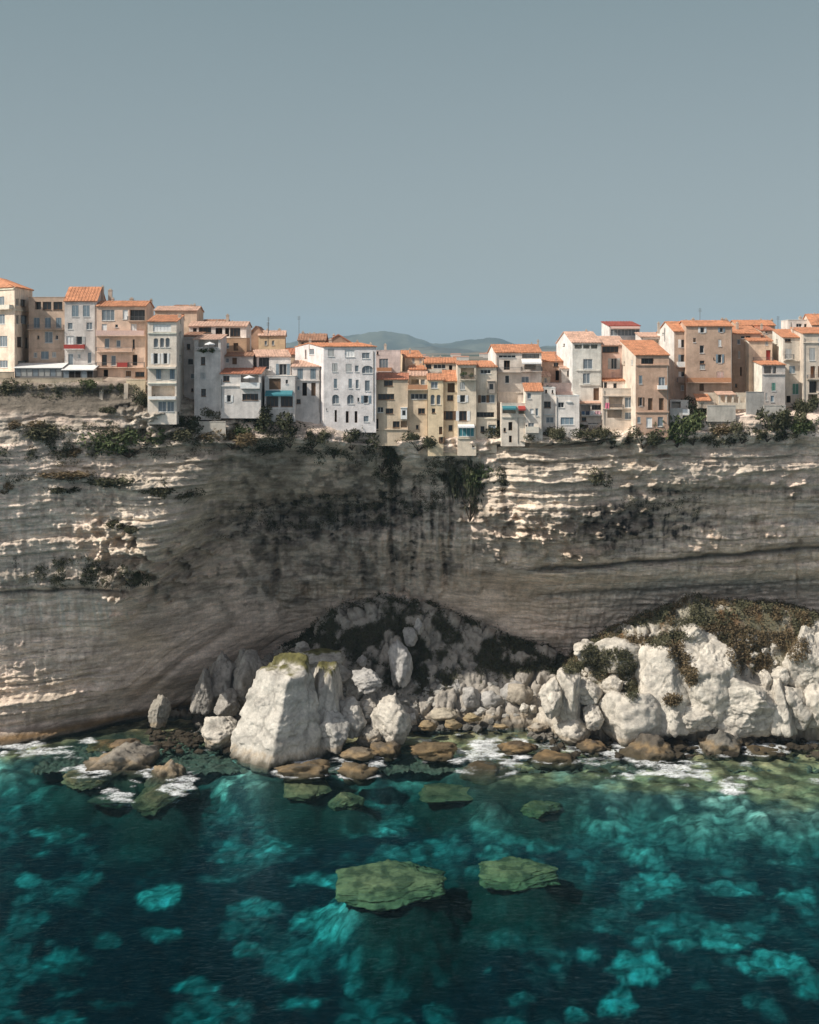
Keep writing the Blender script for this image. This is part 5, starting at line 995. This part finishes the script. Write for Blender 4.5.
SH = [(12, 392, 26, 13, 'olive', 'low olive shrub under the cream corner block'), (46, 391, 20, 9, 'brown', 'brownish shrub left of the agaves'), (88, 388, 16, 9, 'green', 'small bright shrub at the right end of the agave row'),
 (112, 391, 14, 9, 'dark', 'dark shrub between the two stone buttresses'), (136, 392, 18, 11, 'olive', 'olive shrub right of the stone buttresses'), (145, 410, 22, 20, 'dark', 'dark shrub on the slope left of the white tower foot'), (108, 413, 18, 7, 'dark', 'small dark shrub below the left stone buttress'),
 (18, 428, 34, 9, 'brown', 'rusty shrub on the left pale ledge'), (45, 440, 40, 17, 'olive', 'broad olive shrub on the pale ledge'), (8, 457, 30, 13, 'dark', 'dark shrub at the left edge below the ledge'), (100, 452, 44, 22, 'green', 'leafy green shrub left of the widest one on the slope'),
 (128, 450, 46, 24, 'green', 'widest leafy green shrub on the slope below the tower'), (70, 455, 36, 10, 'brown', 'flat brown shrub below the broad olive one'), (182, 432, 26, 20, 'dark', 'round dark shrub at the right foot of the white tower'), (175, 441, 30, 12, 'olive', 'olive shrub beneath the round dark one'),
 (210, 417, 18, 10, 'olive', 'grey-green shrub against the grey-white terrace house'), (208, 440, 22, 9, 'brown', 'dry shrub under the terrace wall'), (232, 444, 36, 15, 'brown', 'wide brown shrub below the parasol house'), (250, 424, 30, 18, 'dark', 'tall dark shrub under the parasol house'),
 (266, 432, 34, 22, 'dark', 'big dark shrub below the teal awning'), (245, 438, 26, 14, 'green', 'yellow-green shrub between the two tall dark ones'), (290, 442, 24, 18, 'dark', 'dark shrub below the house with blue shutters'), (262, 512-60, 34, 9, 'olive', 'olive mat hanging below the big dark shrub'),
 (312, 444, 22, 14, 'dark', 'small dark shrub left of the big white house foot'), (334, 450, 26, 26, 'dark', 'tall dark ivy clump below the big white house'), (352, 444, 24, 18, 'dark', 'second ivy clump below the big white house'), (365, 449, 22, 20, 'dark', 'ivy clump under the right corner of the big white house'),
 (382, 462, 24, 32, 'dark', 'ivy hanging into the rock gash'), (398, 458, 20, 20, 'dark', 'dark shrub below the tan houses'), (418, 446, 24, 14, 'dark', 'rounded dark shrub at the foot of the balustrade house'),
 (441, 484, 30, 30, 'dark', 'ivy patch left of the hanging trees'), (470, 505, 26, 52, 'dark', 'long hanging green tree below the yellow house'), (450, 480, 30, 34, 'dark', 'dark tree under the yellow arched-window house'), (489, 484, 34, 34, 'green', 'green tree under the wooden-bay house'), (467, 480, 42, 32, 'green', 'widest green tree under the cream houses'), (502, 486, 14, 20, 'dark', 'slender dark shrub right of the green trees'),
 (495, 437, 26, 14, 'dark', 'dark shrub on the ledge by the stone arch'), (520, 439, 22, 10, 'olive', 'olive shrub below the rounded balcony'), (553, 440, 18, 13, 'olive', 'olive shrub under the stepped white pair'), (578, 438, 20, 10, 'dark', 'low dark shrub under the laundry house'), (600, 437, 26, 10, 'olive', 'dry olive shrub under the two-storey terrace house'),
 (643, 443, 22, 16, 'dark', 'dark shrub at the left foot of the brown-brick house'), (612, 445, 22, 12, 'olive', 'olive shrub left of the foot of the brown-brick house'), (594, 485, 22, 18, 'olive', 'lone round shrub out on the cliff face right of centre'), (678, 440, 34, 22, 'green', 'bright green shrub right of the brown-brick house'), (694, 436, 34, 28, 'green', 'tallest green shrub below the low garage'),
 (712, 444, 30, 18, 'olive', 'olive shrub right of the tallest green one'), (688, 415, 22, 18, 'dark', 'dark shrub beside the garage'), (725, 434, 24, 10, 'brown', 'dry brown shrub on the pale ledge, right'), (742, 438, 26, 16, 'olive', 'olive shrub below the café terrace'),
 (768, 434, 30, 24, 'dark', 'dark shrub under the grey cliff-edge house'), (786, 430, 26, 20, 'olive', 'olive shrub right of the dark one, right side'), (804, 433, 30, 16, 'green', 'bright green shrub near the right edge'), (812, 413, 22, 18, 'dark', 'dark tree in front of the rightmost house'),
 (50, 478, 60, 8, 'brown', 'long rusty shrub mat in the left rock crease'), (8, 492, 24, 12, 'brown', 'brown shrub at the left edge on the cliff face'), (160, 496, 26, 17, 'olive', 'olive shrub on the lit bluff edge'), (183, 500, 30, 11, 'olive', 'second olive shrub on the lit bluff edge, further right'),
 (55, 492, 26, 7, 'dark', 'thin dark shrub on the left rock face'), (75, 492, 26, 7, 'dark', 'thin dark shrub just right of its twin on the left rock face'), (120, 528, 30, 10, 'olive', 'olive shrub clinging above the left black band'), (136, 532, 16, 8, 'dark', 'dark tuft at the lower bluff edge'), (100, 485, 60, 9, 'dark', 'dark mat hanging under the bluff top'), (132, 583, 22, 16, 'olive', 'olive tuft at the right end of the left black band')]
for i, (px, py, w, h, kd, lb) in enumerate(SH): bush(lb, px, py, w, h, kd, GV, seed=i % 4)
for i, (px, py, w, h) in enumerate([(54, 390, 12, 9), (63, 391, 12, 10), (72, 390, 12, 10), (80, 391, 12, 9)]):
    bush('silvery agave in the row below the verandas', px, py, w, h, 'silver', 'agaves in a row below the verandas', name='agave', cat='agave', seed=i % 2, spike=True)
for (px, py, w, h, kd, lb) in ((404, 346, 5, 5, 'green', 0), ):
    pass
# scrub that nobody could count
def scrub(label, pts, nrm_, size, kind, seed, spread=.35):
    r = np.random.default_rng(seed); P = pts+nrm_*(np.abs(r.normal(size=(len(pts), 1)))*spread)+r.normal(size=pts.shape)*.12
    V, Fq = leaves(P, size, r); o = raw('scrub', V, Fq, FOL[kind]); return tag(o, label, 'scrub', kind='stuff')
def pick(mask, V, Nn, n, seed):
    r = np.random.default_rng(seed); w = mask.ravel()/mask.sum(); i = r.choice(len(w), n, p=w); return V.reshape(-1, 3)[i]+r.normal(size=(n, 3))*.12, Nn.reshape(-1, 3)[i]
p, q = pick(VEGR*np.clip(.15+veg, 0, 1), HV, nrm, 70000, 1); mk = fbm(p[:, 0]*.25, p[:, 1]*.25, 0, 3, 180) > -.02
scrub('dry brown scrub over the crest of the sunlit white heap', p[mk], q[mk], .34, 'brown', 2, .4); scrub('olive scrub in the hollows of the sunlit white heap', p[~mk], q[~mk], .36, 'olive', 3, .45)
p, q = pick(VEGB, HV, nrm, 30000, 4); scrub('dark scrub blanketing the mound under the bay', p, q, .3, 'dark', 5, .4)
CN = np.zeros(V.shape).reshape(nz, nx, 3) if False else None
bpy.context.view_layer.update(); DG = bpy.context.evaluated_depsgraph_get()
def tongue(ells, n, seed):
    r = np.random.default_rng(seed); P, Q = [], []
    for _ in range(n):
        e = ells[r.integers(len(ells))]; t, u = r.uniform(0, 6.283), math.sqrt(r.uniform(0, 1)); px, py = e[0]+e[2]*u*math.cos(t)+r.normal()*1.5, e[1]+e[3]*u*math.sin(t)+r.normal()*1.2
        h, loc, nn, _, ob, _ = sc.ray_cast(DG, (0, 0, CZ), Vector(((px-CX)/F, 1, -(py-HY)/F)).normalized())
        if h and loc.z > 2 and loc.y < 300: P.append(loc[:]); Q.append(nn[:])
    P, Q = np.array(P), np.array(Q); P = np.repeat(P, 3, 0); Q = np.repeat(Q, 3, 0); k = r.normal(size=P.shape)*.16; return P+k, Q
p, q = tongue([(676, 650, 8, 10), (684, 664, 6, 10), (692, 676, 5, 9), (740, 655, 13, 16), (752, 640, 16, 10), (762, 662, 8, 8), (798, 650, 10, 12), (785, 640, 12, 9), (640, 640, 14, 4), (735, 632, 14, 6), (715, 628, 14, 4), (672, 700, 6, 4)], 5200, 61)
scrub('rusty brown scrub trailing down between the white blocks', p, q, .30, 'brown', 62, .3)
p, q = tongue([(600, 668, 10, 9), (612, 655, 16, 5), (590, 655, 8, 10), (625, 665, 9, 12), (632, 690, 6, 8), (660, 642, 12, 4), (700, 622, 30, 5), (675, 636, 14, 4), (572, 668, 8, 6)], 4200, 63)
scrub('grey-green scrub in the hollows left of the great white slabs', p, q, .30, 'olive', 64, .3)
CV = np.stack([XX, DD, ZZ], -1); CNm = np.zeros_like(CV); CNm[..., 1] = -1; CNm[..., 2] = .4
cm = blob(318, 517, 80, 16, -4)*.5+blob(85, 573, 55, 13, 2)*1.0+blob(388, 460, 12, 40)*1.2+blob(440, 470, 20, 16)*.6+blob(350, 450, 50, 14)*.8+blob(255, 440, 70, 12)*.9+blob(110, 440, 70, 16)*.7+blob(30, 455, 50, 10)*.6+blob(700, 432, 110, 10)*.9+blob(590, 437, 60, 6)*.5+blob(60, 478, 60, 5)*.6+blob(40, 392, 70, 6)*.8+blob(425, 500, 26, 16)*.5+blob(668, 505, 40, 12)*.25+blob(800, 425, 40, 12)*.8
cm = cm*ss(-.2, .3, fbm(XX*.4, ZZ*.6, 0, 4, 181)); p, q = pick(cm, CV, CNm, 42000, 6); mk = fbm(p[:, 0]*.2, p[:, 2]*.3, 0, 3, 182) > .0
scrub('dark creeping scrub on the ledges of the cliff', p[mk], q[mk], .24, 'dark', 7, .3); scrub('olive scrub on the ledges of the cliff', p[~mk], q[~mk], .24, 'olive', 8, .3)
gr_ = np.random.default_rng(77)
# ------------------------------------------------------------------ terrace furniture on the edge
def veranda(label, x0, x1, y0, y1, Yf, n, pane, roofm, solid=0):
    X0, _, zt = W(*ZA(x0, y0), Yf); X1, _, zb_ = W(*ZA(x1, y1), Yf); t = empty('veranda', ((X0+X1)/2, Yf+2, zb_), label, 'veranda')
    m = MB(); m.quad((X0-.2, Yf-.3, zt), (X1+.2, Yf-.3, zt), (X1+.2, Yf+4.5, zt+.9), (X0-.2, Yf+4.5, zt+.9)); m.quad((X0-.2, Yf+4.5, zt+.78), (X1+.2, Yf+4.5, zt+.78), (X1+.2, Yf-.3, zt-.12), (X0-.2, Yf-.3, zt-.12)); m.quad((X0-.2, Yf-.3, zt-.12), (X1+.2, Yf-.3, zt-.12), (X1+.2, Yf-.3, zt), (X0-.2, Yf-.3, zt))
    m.build('roof', roofm, t)
    f = MB(); f.box((X0, Yf, zt-.32), (X1-X0, 0, 0), (0, .12, 0), (0, 0, .19)); f.box((X0, Yf, zb_-.8), (X1-X0, 0, 0), (0, .12, 0), (0, 0, .95))
    for i in range(n+1): f.box((X0+(X1-X0-.1)*i/n, Yf+.01, zb_+.15), (.1, 0, 0), (0, .1, 0), (0, 0, zt-zb_-.47))
    for xx in (X0, X1-.1): f.box((xx, Yf+.12, zb_-.8), (.1, 0, 0), (0, 4.2, 0), (0, 0, zt-zb_+.6))
    f.build('frame', METAL, t)
    for i in range(n):
        a, b_ = X0+(X1-X0-.1)*i/n+.1, X0+(X1-X0-.1)*(i+1)/n; m = MB(); m.quad((a, Yf+.07, zb_+.15), (b_, Yf+.07, zb_+.15), (b_, Yf+.07, zt-.32), (a, Yf+.07, zt-.32)); m.build('pane', pane if i % 3 else PALEGLASS, t)
    return t
veranda('long glazed veranda with a white roof at the left cliff edge', 85, 362, 600, 655, 271.5, 8, plain((.30, .30, .28), .3, .5), WHITEP)
veranda('shorter dark veranda right of the long glazed one', 366, 545, 612, 665, 271, 5, DARK, WHITEP)
def edgewall(label, Z, x0, y0, x1, y1, Y, c=(.46, .38, .28), name='terrace_wall', cat='wall', h2=2.5):
    X0, _, zt = W(*Z(x0, y0), Y); X1, _, zb_ = W(*Z(x1, y1), Y); m = MB(); m.box((X0, Y, zb_-h2), (X1-X0, 0, 0), (0, .45, 0), (0, 0, zt-zb_+h2)); m.box((X0-.05, Y-.06, zt+.002), (X1-X0+.1, 0, 0), (0, .57, 0), (0, 0, .12))
    return tag(m.build(name, plaster(c), loc=((X0+X1)/2, Y, zb_)), label, cat)
edgewall('low tan wall under the verandas', ZA, -60, 664, 600, 690, 269.8)
edgewall('low wall at the far left beside the cream block', ZA, -60, 628, 78, 662, 270.6)
edgewall('sandy wall below the peach house', ZA, 738, 672, 850, 700, 269.5, (.56, .46, .32))
edgewall('pale rendered wall under the parasol house', ZB, 385, 772, 560, 782, 268.8, (.5, .45, .38))
edgewall('grey edge wall under the garage', ZF, 525, 606, 600, 640, 270, (.42, .39, .35))
edgewall('long low grey wall left of the café terrace', ZG, 110, 672, 290, 690, 269.5, (.48, .44, .38))
edgewall('grey rubble wall right of the café terrace', ZG, 358, 586, 470, 680, 270.2, (.36, .34, .31))
edgewall('low grey wall under the green-shuttered house', ZG, 470, 672, 608, 690, 269.4, (.46, .43, .38))
for (x, lb) in ((594, 'left of two slim stone buttresses on the slope'), (738, 'right of two slim stone buttresses on the slope')):
    X, _, zt = W(*ZA(x, 692), 269); _, _, z0 = W(*ZA(x, 840), 269); m = MB()
    m.box((X-.38, 268.2, z0), (.76, 0, 0), (0, 3.2, 0), (0, .9, zt-z0)); tag(m.build('buttress', STONE, loc=(X, 269, z0)), lb, 'buttress')
# café pergola
t0 = W(*ZG(182, 604), 270.8); t1 = W(*ZG(362, 604), 270.8); zf = W(0, ZG(0, 660)[1], 270.8)[2]
pg = empty('pergola', ((t0[0]+t1[0])/2, 272, zf), 'café pergola with salmon roof and cream posts above the cliff', 'pergola')
m = MB(); xm = t0[0]+(t1[0]-t0[0])*.6
m.box((t0[0]-.2, 270.6, t0[2]), (xm-t0[0]+.3, 0, 0), (0, 3.4, .55), (0, 0, .14)); m.build('roof', tiles(PINK), pg)
m = MB(); m.box((t0[0], 270.8, zf-1), (t1[0]-t0[0], 0, 0), (0, .2, 0), (0, 0, 1.25)); m.box((xm+.1, 270.8, t0[2]-.25), (t1[0]-xm-.1, 0, 0), (0, .2, 0), (0, 0, .3)); m.box((t0[0]-2.2, 274.2, zf-1), (t1[0]-t0[0]+3, 0, 0), (0, .3, 0), (0, 0, t0[2]-zf+1.4)); m.build('wall', plaster((.66, .57, .45)), pg)
for i in range(5):
    m = MB(); m.box((t0[0]+(t1[0]-t0[0]-.35)*i/4, 270.78, zf+.25), (.35, 0, 0), (0, .35, 0), (0, 0, t0[2]-zf-.5 if i > 2 else t0[2]-zf-.25)); m.build('post', plaster((.7, .6, .48)), pg)
sh = empty('shed', W(*ZG(95, 640), 271.5), 'small shed with an orange tile roof left of the café pergola', 'shed')
a_ = W(*ZG(48, 640), 271); b_ = W(*ZG(160, 655), 271); m = MB(); m.box((a_[0], 271, b_[2]-1), (b_[0]-a_[0], 0, 0), (0, 3, 0), (0, 0, a_[2]-b_[2]+.9)); m.build('wall', plaster((.55, .45, .35)), sh)
m = MB(); m.box((a_[0]-.2, 270.7, a_[2]-.05), (b_[0]-a_[0]-.6, 0, 0), (0, 3.4, 1.2), (0, 0, .15)); m.build('roof', tiles(ORANGE), sh)
# parasols
def parasol(label, Z, x, y, wz, Y, zdown=2.0):
    p = np.array(W(*Z(x, y), Y)); r = wz/5.85/2*Y/F; t = empty('parasol', (p[0], p[1], p[2]-zdown), label, 'parasol', 'white parasols on the roof terraces')
    V_ = [(p[0], p[1], p[2]+.45)]+[(p[0]+r*math.cos(k*math.pi/4), p[1]+r*math.sin(k*math.pi/4), p[2]) for k in range(8)]
    V_ += [(p[0]+r*math.cos(k*math.pi/4), p[1]+r*math.sin(k*math.pi/4), p[2]-.16) for k in range(8)]
    raw('canopy', V_, [[0, 1+k, 1+(k+1) % 8] for k in range(8)]+[[1+k, 9+k, 9+(k+1) % 8, 1+(k+1) % 8] for k in range(8)], WHITEP, t)
    m = MB(); m.cyl((p[0], p[1], p[2]-zdown), (p[0], p[1], p[2]+.4), .035, 6); m.build('pole', METAL, t)
    m = MB(); m.cyl((p[0], p[1], p[2]-zdown), (p[0], p[1], p[2]-zdown+.1), .3, 8); m.build('base', STONE, t)
parasol('white parasol under the roof canopy of the grey-white house', ZB, 467, 316, 62, 270.4, 1.2); parasol('white parasol over the solid balcony below the small brown roof', ZB, 697, 512, 66, 269.4, 1.9); parasol('white parasol on the low rooftop house beside the red-roofed penthouse', ZF, 425, 226, 34, 289.4, 1.3)
# laundry
def laundry(label, Z, items, Y):
    for (x0, y0, x1, y1, c) in items:
        a_ = W(*Z(x0, y0), Y); b_ = W(*Z(x1, y1), Y); n_ = 6; V_ = []
        for j in range(3):
            for i in range(n_+1): V_.append((a_[0]+(b_[0]-a_[0])*i/n_, Y+.06*math.sin(i*1.9+j)*(j+.3), a_[2]+(b_[2]-a_[2])*j/2))
        o = raw('laundry', V_, [[j*(n_+1)+i, (j+1)*(n_+1)+i, (j+1)*(n_+1)+i+1, j*(n_+1)+i+1] for j in range(2) for i in range(n_)], plain(c, .9, .1), loc=((a_[0]+b_[0])/2, Y, a_[2])); tag(o, label, 'laundry', 'washing hung out to dry')
laundry('washing hung along the balcony of the low laundry house', ZE, [(652, 592, 672, 612, (.1, .16, .25)), (676, 592, 700, 614, (.06, .07, .1)), (704, 590, 728, 612, (.6, .6, .6)), (732, 590, 765, 610, (.5, .3, .32))], 273.8)
laundry('pink washing on the open loggia of the two-storey terrace house', ZF, [(148, 572, 172, 606, (.6, .18, .25))], 272)
# red flowers
for (z_, x, y, w_, Y, lb) in ((ZD, 605, 278, 26, 272.3, 'red flowering pot plant on the top balcony of the cream house'), (ZB, 430, 343, 60, 270.7, 'green planter row along the parasol roof terrace'), (ZB, 480, 343, 50, 270.7, 'shorter green planter row right of the first one'), (ZD, 650, 285, 18, 272.3, 'green pot plant right of the red flowers'), (ZE, 650, 668, 20, 273.5, 'small plant under the laundry balcony')):
    px, py = z_(x, y+14); bush(lb, px, py, w_/5.85, 4, 'green', Y=Y, name='potted_plant', cat='plant')
# antennas
for (px, y0, y1, Y, lb) in ((299, 316, 336, 299, 'tall thin roof aerial left of the big white house'), (268, 322, 338, 300, 'short roof aerial above the sunlit tan back house'), (268.5, 317, 334, 302, 'roof aerial behind the brown gable'), (556, 352, 362, 285, 'roof aerial above the small brick-orange roof'), (700, 308, 322, 284, 'roof aerial on the large brown house'), (778, 316, 330, 297, 'roof aerial near the white flat-topped house')):
    p0, p1 = W(px, y1+8, Y), W(px, y0, Y); m = MB(); m.cyl(p0, p1, .05, 5)
    for k in range(3): m.cyl((p1[0]-.35, Y, p1[2]-.2-.25*k), (p1[0]+.35, Y, p1[2]-.2-.25*k), .025, 4)
    tag(m.build('roof_aerial', METAL, loc=p0), lb, 'aerial')
# far houses on the skyline ridge, pale, a few pixels each
r = np.random.default_rng(31); kfar = 0
for i in range(46):
    px = r.uniform(365, 500) if i < 34 else r.uniform(-100, 900); Yf = r.uniform(1500, 3800); x = (px-CX)*Yf/F; jx = np.searchsorted(gx, x); jy = np.searchsorted(gy, Yf-yb[0, min(jx, len(gx)-1)])
    z = GZ[min(jy, len(gy)-1), min(jx, len(gx)-1)]-2; w_, h_ = r.uniform(12, 26), r.uniform(6, 10); t = empty('far_house', (x, Yf, z), 'tiny pale house with a reddish roof far inland below the mountains', 'house', 'tiny far houses below the mountains')
    m = MB(); m.box((x-w_/2, Yf, z), (w_, 0, 0), (0, 9, 0), (0, 0, h_)); m.build('wall', plain((.6, .53, .45)), t)
    m = MB(); ov = .6
    m.quad((x-w_/2-ov, Yf-ov, z+h_+.02), (x+w_/2+ov, Yf-ov, z+h_+.02), (x+w_/2+ov, Yf+4.5, z+h_+2.4), (x-w_/2-ov, Yf+4.5, z+h_+2.4)); m.quad((x+w_/2+ov, Yf+9+ov, z+h_), (x-w_/2-ov, Yf+9+ov, z+h_), (x-w_/2-ov, Yf+4.5, z+h_+2.4), (x+w_/2+ov, Yf+4.5, z+h_+2.4)); m.build('roof', plain((.4, .2, .12)), t)
# ------------------------------------------------------------------ air
HAZE = 5e-5
if HAZE:
    m, n, l, b = newmat('haze_air'); n.remove(b); pv = N(n, 'ShaderNodeVolumePrincipled'); pv.inputs['Color'].default_value = (.50, .78, 1, 1); pv.inputs['Density'].default_value = HAZE; l.new(pv.outputs[0], n['Material Output'].inputs['Volume'])
    mb = MB(); mb.box((-6500, -1600, -16), (13000, 0, 0), (0, 13600, 0), (0, 0, 420)); tag(mb.build('haze', m), kind='stuff')
# ------------------------------------------------------------------ light, sky, camera
EL, AZ = 43.0, 25.0        # height of the sun; how far in front of the facades it stands (from the left)
sd = Vector((-math.cos(R(EL))*math.cos(R(AZ)), -math.cos(R(EL))*math.sin(R(AZ)), math.sin(R(EL))))
sl = bpy.data.lights.new('sun', 'SUN'); sl.energy = 5.0; sl.angle = R(.5); sl.color = (1, .94, .85); so = bpy.data.objects.new('sun', sl); C.objects.link(so); so.rotation_euler = sd.to_track_quat('Z', 'Y').to_euler()
w = bpy.data.worlds.new('World'); sc.world = w; w.use_nodes = True; n = w.node_tree.nodes; l = w.node_tree.links
sk = n.new('ShaderNodeTexSky'); sk.sky_type = 'NISHITA'; sk.sun_disc = False; sk.sun_elevation = R(EL); sk.sun_rotation = math.atan2(sd.x, sd.y); sk.air_density = 1.0; sk.dust_density = 1.2; sk.ozone_density = 1.5; sk.altitude = 50
hs = n.new('ShaderNodeHueSaturation'); hs.inputs['Saturation'].default_value = .5; hs.inputs['Value'].default_value = 1.0; l.new(sk.outputs[0], hs.inputs['Color']); vm = n.new('ShaderNodeVectorMath'); vm.operation = 'MULTIPLY'; vm.inputs[1].default_value = (1.04, .985, .95); l.new(hs.outputs[0], vm.inputs[0]); mxs = n.new('ShaderNodeMix'); mxs.data_type = 'RGBA'; tcg = n.new('ShaderNodeNewGeometry'); dp_ = n.new('ShaderNodeVectorMath'); dp_.operation = 'DOT_PRODUCT'; dp_.inputs[1].default_value = (0, -1, 0); l.new(tcg.outputs['Incoming'], dp_.inputs[0]); l.new(mapr(n, l, dp_.outputs['Value'], .1, .75, 0, .8), mxs.inputs['Factor']); sz_ = n.new('ShaderNodeSeparateXYZ'); l.new(tcg.outputs['Incoming'], sz_.inputs[0]); gm = n.new('ShaderNodeMix'); gm.data_type = 'RGBA'; gm.inputs['A'].default_value = (2.30, 2.72, 2.84, 1); gm.inputs['B'].default_value = (1.42, 2.02, 2.16, 1); l.new(mapr(n, l, sz_.outputs['Z'], 0, -.25, 0, 1), gm.inputs['Factor']); l.new(gm.outputs['Result'], mxs.inputs['B']); l.new(vm.outputs[0], mxs.inputs['A']); l.new(mxs.outputs['Result'], n['Background'].inputs['Color']); n['Background'].inputs['Strength'].default_value = .13  # sky ahead held to set tones; sky out of view brighter, fills shaded cliff
cam = bpy.data.cameras.new('camera'); co = bpy.data.objects.new('camera', cam); C.objects.link(co); sc.camera = co
co.location = (0, 0, CZ); co.rotation_euler = (R(90), 0, 0); cam.sensor_fit = 'HORIZONTAL'; cam.sensor_width = 36; cam.lens = F/819*36; cam.shift_y = -(512-HY)/819; cam.clip_end = 40000; cam.clip_start = 1
sc.view_settings.view_transform = 'Standard'; sc.view_settings.look = 'None'; sc.view_settings.exposure = 0; sc.view_settings.gamma = 1
sc.cycles.max_bounces = 8; sc.cycles.transparent_max_bounces = 16; sc.cycles.volume_bounces = 0
